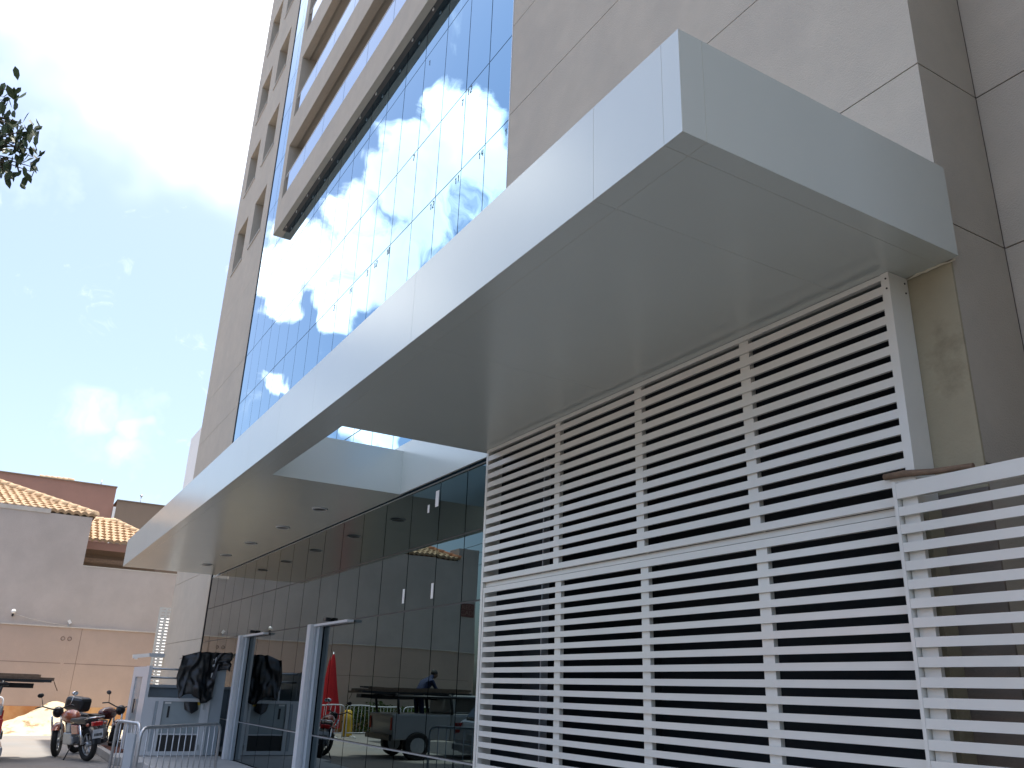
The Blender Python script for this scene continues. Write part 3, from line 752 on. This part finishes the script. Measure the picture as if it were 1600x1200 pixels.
LI(-.06, 0, 3.895, 4.0, -1.27, -.36, 'gate_stile', M['rail'])
gp = LI(-.04, -.03, 3.165, 3.895, -.95, -.36, 'gate_glass', M['smoke'])
LI(-.029, -.024, 3.27, 3.31, -.66, -.45, 'handle_slot', M['ink'], gp)
LI(-.029, -.024, 3.2, 3.32, -.405, -.37, 'notice', M['paper'], gp)
LI(-.029, -.012, 3.74, 3.87, -.42, -.35, 'yellow_label', M['yellow'], gp)
LI(-.04, -.02, 3.165, 3.895, -.975, -.951, 'gate_rail', M['rail'])
LI(-.055, -.03, 3.165, 3.895, -1.27, -.976, 'vent_grille', M['ink'])
LI(-.07, .015, 3.93, 3.96, -.5, -.40, 'hinge', M['galv']); LI(-.07, .015, 3.93, 3.96, -1.25, -1.15, 'hinge', M['galv'])
# mast and guide rails at the glass
LI(-.10, .0, 4.002, 4.06, -1.345, .56, 'mast_post', M['rail'])
LI(-.30, -.02, 4.062, 4.30, -1.345, .56, 'mast_cover', M['blueish'])
# side door wall facing the yard
LI(-.36, -.002, 2.80, 2.86, -1.345, .29, 'side_post', M['rail'])
LI(-.76, -.40, 2.81, 2.855, -1.345, .28, 'side_post', M['rail'])
LI(-2.15, -1.75, 2.81, 2.855, -1.345, .28, 'side_post', M['rail'])
LI(-1.75, -.76, 2.81, 2.855, .08, .28, 'side_rail', M['rail'])
LI(-1.70, -.80, 2.83, 2.84, -1.345, .08, 'side_glass', M['smoke'])
LI(-1.30, -1.22, 2.79, 2.81, -.62, -.35, 'door_handle', M['dark'])
# inner rails, back panel
for zz in (.245, .075): MB().tube([(-.5, 2.86 - 3.5, zz + H - .145), (-.5, 4.0 - 3.5, zz + H - .145)], .018, 8).build('guard_rail', M['galv'], li)
LI(-2.15, -2.10, 2.86, 4.3, -1.345, -.06, 'back_panel', M['blueish'])
LI(-2.09, -2.05, 2.86, 4.3, -.12, -.06, 'back_rail', M['rail'])
LI(-2.1, -.06, 2.86, 4.3, -1.345, -1.30, 'platform', M['galv'])
# black plastic sheet over the mast
def sheet(nu, nv, fn):
    mb = MB(); vs = [fn(i / nu, j / nv) for j in range(nv + 1) for i in range(nu + 1)]
    fs = [(j * (nu + 1) + i, j * (nu + 1) + i + 1, (j + 1) * (nu + 1) + i + 1, (j + 1) * (nu + 1) + i) for j in range(nv) for i in range(nu)]
    return mb.add(vs, fs, True)
def drape(u, v):
    y = 3.42 + u * .92
    ztop = .52 + .08 * min(u * 3, 1); zbot = -.30 + .08 * math.sin(u * 9) + (.0 if u < .75 else .5)
    if v < .55: tt = v / .55; z = ztop + (zbot - ztop) * (1 - tt); xx = .03 + .10 * (1 - tt) * .5
    else: tt = (v - .55) / .45; z = ztop + .0 - .05 * tt; xx = .03 - tt * .75
    edge = 3.42 + .16 * max(0, (.35 - z) if z < .35 else 0) * (1 - u)
    p = Vector((u * 3.2, v * 3.4, 1.7)); d = noise.fractal(p * .9, .5, 2, 3) * .07
    crease = (1 - abs(math.sin((u * 1.5 - v * .8) * 4.2 + noise.noise(p) * 2.2))) ** 4 * .05
    return (xx + d + crease, y + d * .6 - .06 * math.sin(v * 5) * (1 - u) - 3.5, z + H - .145 + d * .4)
sh = sheet(40, 40, drape).build('plastic_sheet', M['black'], None, fix=False); sh.location = li.location
sm = sh.modifiers.new('thick', 'SOLIDIFY'); sm.thickness = .004
tag(sh, 'crumpled black plastic sheet draped over the mast of the lift', 'plastic sheet')
lb = sheet(14, 12, lambda u, v: (.02 + .06 * math.sin(u * math.pi) * (.3 + v), 3.55 + u * .26 + .03 * v - 3.5, -.36 - v * .22 * (1 - .35 * abs(u - .5) * 2) + H - .145)).build('black_bag', M['black'], None, fix=False)
lb.location = li.location; lb.modifiers.new('thick', 'SOLIDIFY').thickness = .004
tag(lb, 'small black bag hanging over the glazed gate of the lift', 'bag')

# ------------------------------------------------------------------ crowd barriers
def barrier(name, P, Q, zt, label, group, panel=False, m='galv'):
    P = Vector(P); Q = Vector(Q); d = (Q - P); W = d.length; rz = math.atan2(d.y, d.x)
    b = thing(name, (P.x, P.y, 0), label, 'barrier', group, rz)
    r = .10; pts = [(0, 0, 0.03)]
    pts += [(0, 0, zt - r)] + [(r - r * math.cos(t), 0, zt - r + r * math.sin(t)) for t in (R(30), R(60))] + [(r, 0, zt)]
    pts += [(W - r, 0, zt)] + [(W - r + r * math.sin(t), 0, zt - r + r * math.cos(t)) for t in (R(30), R(60))] + [(W, 0, zt - r), (W, 0, 0.03)]
    MB().tube(pts, .019, 8).build('hoop', M[m], b)
    MB().tube([(0, 0, .16), (W, 0, .16)], .016, 8).build('bottom_rail', M[m], b)
    bar = MB().tube([(0, 0, .16), (0, 0, zt)], .007, 6).mesh('bar', M[m])
    n = max(3, int(W / .13))
    for i in range(1, n): inst(bar, 'bar', b, (W * i / n, 0, 0))
    for xx in (.25, W - .25): MB().tube([(xx, -.3, .02), (xx, -.25, .05), (xx, .25, .05), (xx, .3, .02)], .018, 6).build('foot', M[m], b)
    if panel: bx(.45, W - .1, -.012, .012, .18, zt - .12).build('sheet_panel', M['blueish'], b)
    return b
barrier('crowd_barrier', (-11.05, 1.68, 0), (-12.36, 2.86, 0), 1.0, 'galvanised crowd barrier standing square in front of the platform lift', 'galvanised crowd barriers', False)
barrier('crowd_barrier', (-12.35, 1.58, 0), (-11.55, 1.74, 0), 1.02, 'galvanised crowd barrier edge-on with a grey sheet, left of the lift', 'galvanised crowd barriers', True)

# ------------------------------------------------------------------ yard: sand, planter
sp = MB(); nx, ny = 60, 60; vs = []
for j in range(ny + 1):
    for i in range(nx + 1):
        x = -30.93 + 4.6 * i / nx; y = .2 + 6.2 * j / ny
        h = .74 * math.exp(-(((x + 30.5) / 1.0) ** 2 + ((y - 2.1) / .75) ** 2)) + .30 * math.exp(-(((x + 29.8) / 1.1) ** 2 + ((y - 1.2) / .8) ** 2)) + .25 * math.exp(-(((x + 29.6) / 1.0) ** 2 + ((y - 3.2) / .9) ** 2))
        n = noise.fractal(Vector((x, y, 0)) * 2.2, .6, 2, 5)
        h = h + n * .06 * min(1, h * 4) - .02
        if i == nx or j in (0, ny): h = -.05
        vs.append((x, y, h))
sp.add(vs, [(j * (nx + 1) + i, j * (nx + 1) + i + 1, (j + 1) * (nx + 1) + i + 1, (j + 1) * (nx + 1) + i) for j in range(ny) for i in range(nx)], True)
o = sp.build('sand', M['sand'], None); tag(o, 'heap of pale building sand against the foot of the wall', 'sand pile', kind='stuff')
pb_ = thing('planter_bed', (-20.2, 2.9, 0), 'low kerbed planting bed of dark red soil beside the motorcycle', 'planting bed')
bx(-2.9, 1.6, -.46, -.34, 0, .14).build('kerb', M['concrete'], pb_, bevel=.01)
bx(-2.9, -2.78, -.34, 1.2, 0, .14).build('kerb', M['concrete'], pb_)
so = sheet(30, 12, lambda u, v: (-2.77 + u * 4.3, -.335 + v * 1.4, .08 + .05 * noise.noise(Vector((u * 14, v * 5, 2))))).build('soil', M['soil'], pb_, kind='stuff')
hose = MB().tube([(-2.4 + .5 * math.cos(t), .15 + .3 * math.sin(t), .17) for t in [i * .35 for i in range(17)]], .02, 6).build('hose', M['black'])
hose.location = (-20.2, 2.9, 0); tag(hose, 'black hose coiled on the red soil of the planting bed', 'hose')

# ------------------------------------------------------------------ motorcycles
def wheel(parent, x, rad, m_rim='galv', rot=0):
    w = MB().torus((0, 0, 0), rad - .056, .056, axis='y', n=32, m=8).build('wheel', M['rubber'], parent); w.location = (x, 0, rad)
    w.rotation_euler = (0, 0, rot)
    rm = MB().torus((0, 0, 0), rad - .105, .016, axis='y', n=28, m=6)
    for k in range(6):
        a = k * math.pi / 3
        rm.tube([(.04 * math.cos(a), 0, .04 * math.sin(a)), ((rad - .09) * math.cos(a), 0, (rad - .09) * math.sin(a))], .014, 6)
    rm.tube([(0, -.05, 0), (0, .05, 0)], .05, 12)
    rm.build('rim', M[m_rim], w)
    return w
def fender(rad, a0, a1, w=.075):
    mb = MB(); vs = []; n = 12
    for i in range(n + 1):
        a = a0 + (a1 - a0) * i / n
        for yy, rr in ((-w, rad - .015), (-w * .6, rad + .015), (w * .6, rad + .015), (w, rad - .015)):
            vs.append((rr * math.cos(a), yy, rr * math.sin(a)))
    fs = [(i * 4 + k, i * 4 + k + 1, i * 4 + k + 5, i * 4 + k + 4) for i in range(n) for k in range(3)]
    return mb.add(vs, fs, True)
def motorcycle(loc, rz, paint, label, lean=0.0, steer=0.0, topcase=True, scale=1.0):
    b = thing('motorcycle', loc, label, 'motorcycle', 'motorcycles parked in the yard', rz)
    b.rotation_euler = (lean, 0, rz); b.scale = (scale,) * 3
    rad = .31; wb = 1.28
    wheel(b, 0, rad)                      # rear wheel at the origin, front towards +x
    sp_ = bpy.data.objects.new('steering', None)
    fw = wheel(b, wb, rad, rot=steer)
    q = fender(rad + .02, R(15), R(140)).build('front_fender', M[paint], b); q.location = (wb, 0, rad); q.rotation_euler = (0, 0, steer)
    q = fender(rad + .04, R(40), R(175), .09).build('rear_fender', M['black'], b); q.location = (0, 0, rad)
    ca, sa = math.cos(steer), math.sin(steer)
    def st(dx, y, z): return (wb - .0 + dx * ca - y * sa, dx * sa + y * ca, z)
    for y in (-.085, .085): MB().tube([st(0, y, rad), st(-.20, y, .80)], [.028, .02], 8).build('fork', M['chrome'], b)
    MB().tube([st(-.36, -.36, .98), st(-.26, -.26, 1.0), st(-.22, -.08, .93), st(-.22, .08, .93), st(-.26, .26, 1.0), st(-.36, .36, .98)], .014, 8).build('handlebar', M['black'], b)
    for y in (-1, 1):
        MB().tube([st(-.27, y * .25, 1.0), st(-.22, y * .30, 1.17)], .007, 6).ball(st(-.23, y * .32, 1.21), .02, .065, .045).build('mirror', M['dark'] if y > 0 else M['chrome'], b)
    MB().ball(st(-.10, 0, .86), .10, .105, .11, 14, 10).build('headlight', M['black'], b)
    MB().ball(st(-.04, 0, .86), .045, .085, .088, 14, 8).build('headlight_lens', M['chrome'], b)
    MB().ball((.78, 0, .79), .29, .145, .13, 16, 10).build('tank', M[paint], b)
    sd = MB(); sd.prism([(-.12, .75), (-.05, .82), (.25, .78), (.55, .78), (.56, .70), (.25, .68), (-.10, .68)], -.125, .125); sd.build('seat', M['black'], b, bevel=.03)
    for y in (-1, 1):
        MB().prism([(.15, .50), (.20, .66), (.48, .66), (.42, .48)], y * .09, y * .14).build('side_cover', M[paint], b, bevel=.015)
    MB().box(.45, .80, -.12, .12, .28, .50).box(.56, .74, -.10, .10, .50, .66).box(.38, .50, -.14, .14, .30, .44).build('engine', M['galv'], b, bevel=.02)
    MB().tube([(.98, 0, .80), (.90, 0, .45), (.60, 0, .27), (.30, 0, .30), (.12, 0, .62), (-.10, 0, .66)], .022, 8).tube([(1.02, 0, .86), (.6, 0, .70), (.1, 0, .66)], .022, 8).build('frame', M['black'], b)
    for y in (-.12, .12): MB().tube([(0, y, rad), (.12, y, .66)], .03, 8).build('shock', M['chrome'], b)
    MB().tube([(.78, -.13, .42), (.80, -.15, .25), (.45, -.17, .23), (.1, -.18, .30), (-.30, -.19, .38)], [.02, .02, .025, .05, .045], 10).build('exhaust', M['black'], b)
    MB().tube([(0, .08, rad), (.5, .08, .32)], .025, 8).build('swingarm', M['black'], b)
    bx(-.34, -.25, -.10, .10, .66, .74).build('tail_light', M['redlens'], b, bevel=.015)
    p = bx(-.36, -.35, -.10, .10, .44, .60).build('number_plate', M['plate'], b)
    for k in range(6): bx(-.364, -.3601, -.08 + k * .027, -.063 + k * .027, .48, .53).build('plate_mark', M['ink'], p)
    for y in (-.17, .17): MB().ball((-.27, y, .69), .04, .03, .03, 8, 6).build('indicator', M['orange'], b)
    MB().tube([(.45, .10, .28), (.42, .26, .01)], .013, 6).build('side_stand', M['black'], b)
    MB().tube([(-.05, -.12, .78), (-.32, -.12, .82), (-.32, .12, .82), (-.05, .12, .78)], .012, 6).build('rear_rack', M['chrome'], b)
    if topcase:
        MB().box(-.52, -.14, -.21, .21, .85, 1.14).build('top_case', M['black'], b, bevel=.07)
    return b
def face(P, Q): return math.atan2(Q[1] - P[1], Q[0] - P[0])
motorcycle((-19.55, 2.07, 0), face((-19.55, 2.07), (-20.6, 1.66)), 'orange', 'orange tanked motorcycle nearest the camera, rear tyre and number plate towards us', lean=R(-7), steer=R(-38), topcase=False, scale=1.0)
motorcycle((-21.75, 2.03, 0), face((-21.75, 2.03), (-22.65, 2.82)), 'darkred', 'dark motorcycle with black top case parked crosswise behind the orange one', lean=R(6), steer=R(18), topcase=True, scale=1.0)

# ------------------------------------------------------------------ vehicles parked tail to the building (left edge, and in the reflection)
def car_wheel(parent, x, y, rad, wd):
    w = MB().tube([(0, -wd / 2, 0), (0, wd / 2, 0)], rad, 24).build('wheel', M['rubber'], parent, bevel=.03); w.location = (x, y, rad)
    MB().tube([(0, -wd / 2 - .006, 0), (0, wd / 2 + .006, 0)], rad * .6, 16).build('rim', M['galv'], w)
    return w
tr = thing('pickup_truck', (-20.05, -1.32, 0), 'grey work pickup with a ladder rack loaded with dark planks, at the left edge', 'pickup truck', rz=R(-90))
# local +x is forward (world -y); local y = world x (mirrored): width 1.5
def side(prof, y0, y1): return MB().prism(prof, y0, y1)
side([(-1.75, .42), (-1.78, .98), (-.30, .98), (-.30, .42)], -.74, .74).build('cargo_bed', M['truckbody'], tr, bevel=.03)
side([(-.29, .40), (-.29, 1.0), (1.05, 1.0), (1.72, .86), (1.76, .40)], -.74, .74).build('body', M['truckbody'], tr, bevel=.06)
side([(-.28, 1.0), (-.22, 1.42), (.55, 1.42), (.98, 1.0)], -.66, .66).build('cab', M['truckbody'], tr, bevel=.05)
for y in (-.664, .664): side([(-.15, 1.05), (-.12, 1.36), (.48, 1.36), (.82, 1.05)], y - .006, y + .006).build('side_window', M['darkglass'], tr)
MB().box(-.01, .01, -.6, .6, 0, .5, Matrix.Translation((.80, 0, 1.03)) @ Matrix.Rotation(R(-45), 4, 'Y')).build('windscreen', M['darkglass'], tr)
for x in (-1.15, 1.15):
    for y in (-.68, .68): car_wheel(tr, x, y, .30, .2)
for y in (-.70, .62): bx(-1.80, -1.77, y, y + .08, .62, .90).build('tail_light', M['redlens'], tr)
bx(1.765, 1.80, -.6, .6, .62, .76).build('grille', M['black'], tr)
for y in (-.62, .46): bx(1.767, 1.805, y, y + .16, .62, .76).build('headlight', M['chrome'], tr)
bx(-1.86, -1.79, -.74, .74, .40, .52).build('bumper', M['black'], tr)
rk = MB()
for x in (-1.62, -.25):
    for y in (-.70, .70): rk.tube([(x, y, .98), (x - .06, y, 1.42)], .03, 6)
    rk.tube([(x - .06, -.72, 1.40), (x - .06, .72, 1.40)], .025, 6)
for y in (-.72, .72): rk.tube([(-1.78, y, 1.36), (1.2, y, 1.36)], .03, 6)
rk.tube([(1.15, -.70, 1.0), (1.15, -.70, 1.36)], .025, 6).tube([(1.15, .70, 1.0), (1.15, .70, 1.36)], .025, 6)
rk.build('ladder_rack', M['dark'], tr)
pls = [(-.45, 1.92, 1.29, .3, .09), (-.62, 2.10, 1.40, .30, .05), (-.30, 1.92, 1.52, .24, .035), (.02, 2.24, 1.44, .25, .06), (.34, 2.18, 1.41, .28, .05), (.5, 1.97, 1.50, .2, .05), (-.05, 1.95, 1.515, .2, .04)]
for k, (y, ln, zz, w, hh) in enumerate(pls):
    o = bx(-ln, 1.1 - .1 * k, -w / 2, w / 2, 0, hh).build('plank', M['wood'] if k % 2 else M['dark'])
    o.location = (-20.05 + y, -1.0, zz); o.rotation_euler = (0, 0, R(-90 + (k - 2) * .3))
    lab = ['thick beam hung lowest under the other planks of the pickup rack', 'dark plank on the outer edge of the pickup rack, nearest the yard wall', 'brown plank lying on top of the stack on the pickup rack', 'thick dark plank sticking out farthest over the pickup tail', 'brown plank next to the farthest sticking plank on the rack', 'short dark plank at the near edge on top of the pickup rack', 'thin brown plank in the middle on top of the pickup rack'][k]
    tag(o, lab, 'plank', 'planks on the pickup rack')
rp_ = MB().tube([(0, 0, 0), (.03, .05, -.10), (.02, .09, -.17)], .008, 5).build('rope_end', M['wood']); rp_.location = (-20.03, 1.25, 1.43); tag(rp_, 'frayed rope end hanging from the longest plank on the pickup', 'rope')

ca = thing('parked_car', (-15.55, -1.68, 0), 'silver grey hatchback parked tail towards the entrance, cut by the left edge', 'car', rz=R(-90))
side([(-2.0, .35), (-2.08, .62), (-2.02, .98), (-1.2, 1.02), (1.0, .95), (1.9, .78), (2.02, .5), (2.0, .3)], -.84, .84).build('body', M['carbody'], ca, bevel=.12)
side([(-1.95, .98), (-1.55, 1.40), (.2, 1.44), (1.05, .97)], -.72, .72).build('cabin', M['darkglass'], ca, bevel=.08)
side([(-1.58, 1.40), (-1.50, 1.455), (.15, 1.475), (.25, 1.43)], -.70, .70).build('roof', M['carbody'], ca, bevel=.02)
for x in (-1.3, 1.3):
    for y in (-.78, .78): car_wheel(ca, x, y, .31, .2)
for y in (-.80, .58): bx(-2.06, -2.0, y, y + .2, .72, .92).build('tail_light', M['redlens'], ca)
bx(-2.13, -2.06, -.8, .8, .42, .56).build('bumper', M['carbody'], ca, bevel=.03)
bx(-2.085, -2.075, -.25, .25, .62, .74).build('number_plate', M['plate'], ca)
for y in (-.92, .92): MB().ball((.75, y, .98), .07, .1, .06, 10, 6).build('mirror', M['carbody'], ca)

# worker on the pickup, bending forward (seen only in the reflection)
def person(loc, rz):
    p = thing('person', loc, 'worker in dark blue clothes bending over the load of the pickup', 'person', rz=rz)
    J_ = {'pel': (0, 0, .90), 'ch': (.28, 0, 1.22), 'nk': (.42, 0, 1.33), 'hd': (.52, 0, 1.40), 'lh': (0, .10, .86), 'lk': (.06, .12, .46), 'lf': (0, .12, .06), 'lt': (.16, .12, .03),
          'rh': (0, -.10, .86), 'rk': (.10, -.12, .46), 'rf': (.02, -.12, .06), 'rt': (.18, -.12, .03),
          'ls': (.30, .18, 1.22), 'le': (.42, .24, .98), 'lw': (.58, .18, .86), 'lp': (.66, .16, .83), 'rs': (.30, -.18, 1.22), 're': (.40, -.25, .97), 'rw': (.56, -.2, .84), 'rp': (.64, -.18, .81)}
    E_ = [('pel', 'ch'), ('ch', 'nk'), ('nk', 'hd'), ('pel', 'lh'), ('lh', 'lk'), ('lk', 'lf'), ('lf', 'lt'), ('pel', 'rh'), ('rh', 'rk'), ('rk', 'rf'), ('rf', 'rt'), ('ch', 'ls'), ('ls', 'le'), ('le', 'lw'), ('lw', 'lp'), ('ch', 'rs'), ('rs', 're'), ('re', 'rw'), ('rw', 'rp')]
    rad = {'pel': .15, 'ch': .17, 'nk': .06, 'hd': .06, 'lh': .10, 'rh': .10, 'lk': .065, 'rk': .065, 'lf': .045, 'rf': .045, 'lt': .04, 'rt': .04, 'ls': .065, 'rs': .065, 'le': .045, 're': .045, 'lw': .032, 'rw': .032, 'lp': .035, 'rp': .035}
    ks = list(J_); me = bpy.data.meshes.new('body'); me.from_pydata([J_[k] for k in ks], [(ks.index(a), ks.index(b)) for a, b in E_], [])
    o = bpy.data.objects.new('body', me); col.objects.link(o); o.parent = p; me.materials.append(M['navy'])
    sk = o.modifiers.new('skin', 'SKIN'); ss = o.modifiers.new('sub', 'SUBSURF'); ss.levels = ss.render_levels = 2
    for k, v in zip(ks, me.skin_vertices[0].data): v.radius = (rad[k], rad[k]); v.use_root = (k == 'pel')
    MB().ball((.55, 0, 1.42), .105, .08, .12, 14, 10, Matrix.Rotation(R(40), 3, 'Y')).ball((.65, 0, 1.38), .02, .016, .02).build('head', M['skin'], p)
    MB().ball((.535, 0, 1.455), .105, .088, .10, 14, 10, Matrix.Rotation(R(40), 3, 'Y')).build('hair', M['ink'], p)
    return p
pe = person((-20.2, -.55, .62), R(-110)); pe.scale = (.9,) * 3

# things at the far side of the yard, seen in the glass
pr = thing('closed_parasol', (-28.5, -1.15, 0), 'tall closed red parasol standing by the grey wall', 'parasol')
mb = MB(); vs = []
for i in range(13):
    tt = i / 12; zz = .25 + 2.3 * tt
    for k in range(16):
        a = 2 * math.pi * k / 16; r = (.30 * (1 - tt) ** .8 + .03) * (1 + .22 * math.cos(k * math.pi))
        vs.append((r * math.cos(a), r * math.sin(a), zz))
mb.add(vs, [(i * 16 + k, i * 16 + (k + 1) % 16, (i + 1) * 16 + (k + 1) % 16, (i + 1) * 16 + k) for i in range(12) for k in range(16)], True)
mb.build('canopy', M['redcloth'], pr)
MB().tube([(0, 0, 0), (0, 0, 2.62)], .025, 8).build('pole', M['galv'], pr)
MB().tube([(0, 0, 0), (0, 0, .08)], .28, 16).build('base', M['concrete'], pr)
ye = thing('yellow_drum', (-28.3, -1.75, 0), 'narrow yellow plastic drum between the parasol and the hedge', 'drum')
MB().tube([(0, 0, 0), (0, 0, .05), (0, 0, .5), (0, 0, .78), (0, 0, .82)], [.16, .18, .18, .17, .10], 16).build('drum', M['yellow'], ye)
MB().tube([(0, 0, .82), (0, 0, .87)], .05, 10).build('cap', M['black'], ye)
for k, (a, b) in enumerate((((-27.2, .6), (-27.3, -1.2)), ((-27.3, -1.35), (-27.4, -3.3)), ((-27.4, -3.4), (-27.5, -5.3)))):
    barrier('crowd_barrier', (*a, 0), (*b, 0), .98, ['white crowd barrier by the sand heap at the yard edge', 'white crowd barrier in front of the red parasol', 'white crowd barrier in front of the hedge'][k], 'white barriers along the yard edge', m='rail')
hd = thing('hedge', (-30.2, -4.8, 0), 'rough green hedge growing along the foot of the grey wall', 'hedge')
mb = MB(); rr = random.Random(9)
for k in range(5200):
    y = rr.uniform(-2.4, 2.4); top = .95 + .25 * noise.noise(Vector((y * 1.3, 0, 4)))
    c = Vector((rr.gauss(0, .28), y, rr.uniform(.05, top))); a = Vector((rr.gauss(0, 1), rr.gauss(0, 1), rr.gauss(0, .7))).normalized(); bb = a.orthogonal().normalized()
    s = rr.uniform(.04, .075)
    mb.add([c - a * s, c + bb * s * .5, c + a * s, c - bb * s * .5], [(0, 1, 2, 3)])
mb.build('leaves', M['leaf2'], hd, kind='stuff', fix=False)
for y in (-1.6, -.5, .6, 1.7): MB().tube([(0, y, 0), (.05, y + .05, .5)], [.03, .015], 6).build('stem', M['bark'], hd)

# ------------------------------------------------------------------ houses across the street (they light and colour the reflections)
def street_house(x0, x1, y, h, m, roofm, label):
    hs = thing('street_house', ((x0 + x1) / 2, y, 0), label, 'house', 'houses across the street')
    w = (x1 - x0) / 2
    bx(-w, w, -7, 0, 0, h).build('wall', m, hs)
    ro = MB(); ro.prism([(-7.4, h), (-3.5, h + 1.7), (.4, h)], -w - .3, w + .3, axis='x'); ro.build('roof', roofm, hs)
    n = max(2, int(w * 2 / 2.6))
    for k in range(n):
        xx = -w + (k + .5) * 2 * w / n
        if k == n // 2:
            d = bx(xx - .45, xx + .45, .0, .03, 0, 2.1).build('door', M['wood'], hs); bx(xx + .3, xx + .36, .031, .08, 1.0, 1.06).build('handle', M['chrome'], d)
        else:
            f = bx(xx - .6, xx + .6, .0, .04, 1.0, 2.3).build('window', M['paper'], hs); bx(xx - .53, xx + .53, .041, .05, 1.07, 2.23).build('pane', M['darkglass'], f)
M['cream'] = mat('cream_render', (.62, .55, .42), .9, var=.06, scale=1)
M['rose'] = mat('rose_render', (.55, .40, .34), .9, var=.06, scale=1)
street_house(-29, -20, -21, 3.6, M['cream'], M['tile_red'], 'cream single storey house across the street, opposite the grey house')
street_house(-19.6, -11, -21.5, 6.2, M['rose'], M['tile_red'], 'rose coloured two storey house across the street')
street_house(-10.4, -3, -20.5, 3.8, M['pale'], M['tile_red'], 'white single storey house across the street, opposite the screen')
street_house(-2.4, 8, -21, 3.4, M['cream'], M['tile_red'], 'cream single storey house across the street, nearest the camera')
# overhead cables along the street
for k, (zz, yy) in enumerate(((7.6, -9.0), (7.2, -9.0), (6.6, -8.9))):
    pts = [(-60 + 6 * i, yy, zz + .5 * ((i % 6 - 3) / 3) ** 2) for i in range(19)]
    o = MB().tube(pts, .012, 4).build('overhead_cable', M['dark']); tag(o, ['topmost black cable strung along the street', 'middle black cable strung along the street', 'lowest black cable strung along the street'][k], 'cable', 'overhead street cables')

# ------------------------------------------------------------------ tree at the left whose branch hangs into the picture
tree = thing('street_tree', (-7.6, -3.4, 0), 'dark leaved street tree with one branch hanging into the left edge', 'tree')
rt = random.Random(12)
trunk = MB().tube([(0, 0, 0), (.05, .02, 1.2), (.0, .1, 2.4), (-.05, .2, 3.4), (-.1, .3, 4.6)], [.17, .14, .12, .09, .05], 10)
trunk.build('trunk', M['bark'], tree)
def to_tree(v): return Vector(v) - Vector((-7.6, -3.4, 0))
tips = []
limbs = MB()
def leaf_point(x, y, d=9.0):
    return to_tree(px_dir(x, y) * d + Vector((0, 0, H)))
spec = [(leaf_point(-40, 235), [(50, 215), (58, 235), (40, 225), (45, 205), (52, 245), (30, 232)]),
        (leaf_point(-60, 180), [(12, 138), (15, 155), (4, 150), (2, 165), (-10, 140)]),
        (leaf_point(-50, 190), [(20, 190), (35, 192), (10, 185), (28, 200), (5, 200), (15, 205), (38, 200)]),
        (leaf_point(-60, 250), [(25, 275), (18, 262), (48, 268), (55, 262), (30, 255), (8, 262), (38, 252), (2, 268)]),
        (leaf_point(-40, 220), [(30, 220), (22, 228), (10, 220), (35, 235), (2, 230), (18, 212), (8, 240), (28, 243)])]
leaf_me = MB()
def add_leaf(mb, c, s, rr, droop=True):
    a = Vector((rr.gauss(0, .5), rr.gauss(0, .5), -1 if droop else rr.gauss(0, .6))).normalized(); b = a.cross(Vector((rr.gauss(0, 1), rr.gauss(0, 1), rr.gauss(0, 1)))).normalized(); n = a.cross(b)
    pts = [c - a * s * .9, c - a * s * .35 + b * s * .38 + n * s * .1, c + a * s * .35 + b * s * .36 + n * s * .1, c + a * s * 1.0, c + a * s * .35 - b * s * .36 + n * s * .1, c - a * s * .35 - b * s * .38 + n * s * .1, c - a * s * .3, c + a * s * .3]
    mb.add(pts, [(0, 1, 6), (1, 2, 7, 6), (2, 3, 7), (3, 4, 7), (4, 5, 6, 7), (5, 0, 6)])
fork = Vector((.0, .25, 4.0))
for base, tl in spec:
    limbs.tube([fork] + [fork.lerp(base, q / 6) + Vector((rt.uniform(-.06, .06), rt.uniform(-.06, .06), .28 * math.sin(q / 6 * math.pi) + rt.uniform(-.05, .05))) for q in range(1, 6)] + [base], [.036, .032, .027, .022, .018, .014, .010], 6)
    for (x, y) in tl:
        P = leaf_point(x, y, 9 + rt.uniform(-.12, .12))
        limbs.tube([base, base.lerp(P, .6) + Vector((0, 0, .05)), P], [.012, .007, .003], 4)
        for q in range(5):
            add_leaf(leaf_me, P + Vector((rt.gauss(0, .05), rt.gauss(0, .05), rt.gauss(0, .05))), rt.uniform(.045, .07), rt)
# the rest of the crown, out of frame
for k in range(26):
    th = rt.uniform(0, 2 * math.pi); rr_ = rt.uniform(.3, 1.5)
    P = Vector((rr_ * math.cos(th), -.5 + rr_ * math.sin(th) * .9, rt.uniform(3.4, 5.8)))
    limbs.tube([fork + Vector((0, 0, rt.uniform(-.5, .4))), fork.lerp(P, .55) + Vector((0, 0, .15)), P], [.04, .022, .006], 5)
    for q in range(14):
        limbs.tube([fork.lerp(P, .8), P + Vector((rt.gauss(0, .2), rt.gauss(0, .2), rt.gauss(0, .16)))], [.008, .003], 4)
    for q in range(150):
        add_leaf(leaf_me, P + Vector((rt.gauss(0, .20), rt.gauss(0, .20), rt.gauss(0, .16))), rt.uniform(.035, .06), rt)
limbs.build('branches', M['bark'], tree)
leaf_me.build('crown', M['leaf'], tree, kind='stuff', fix=False)
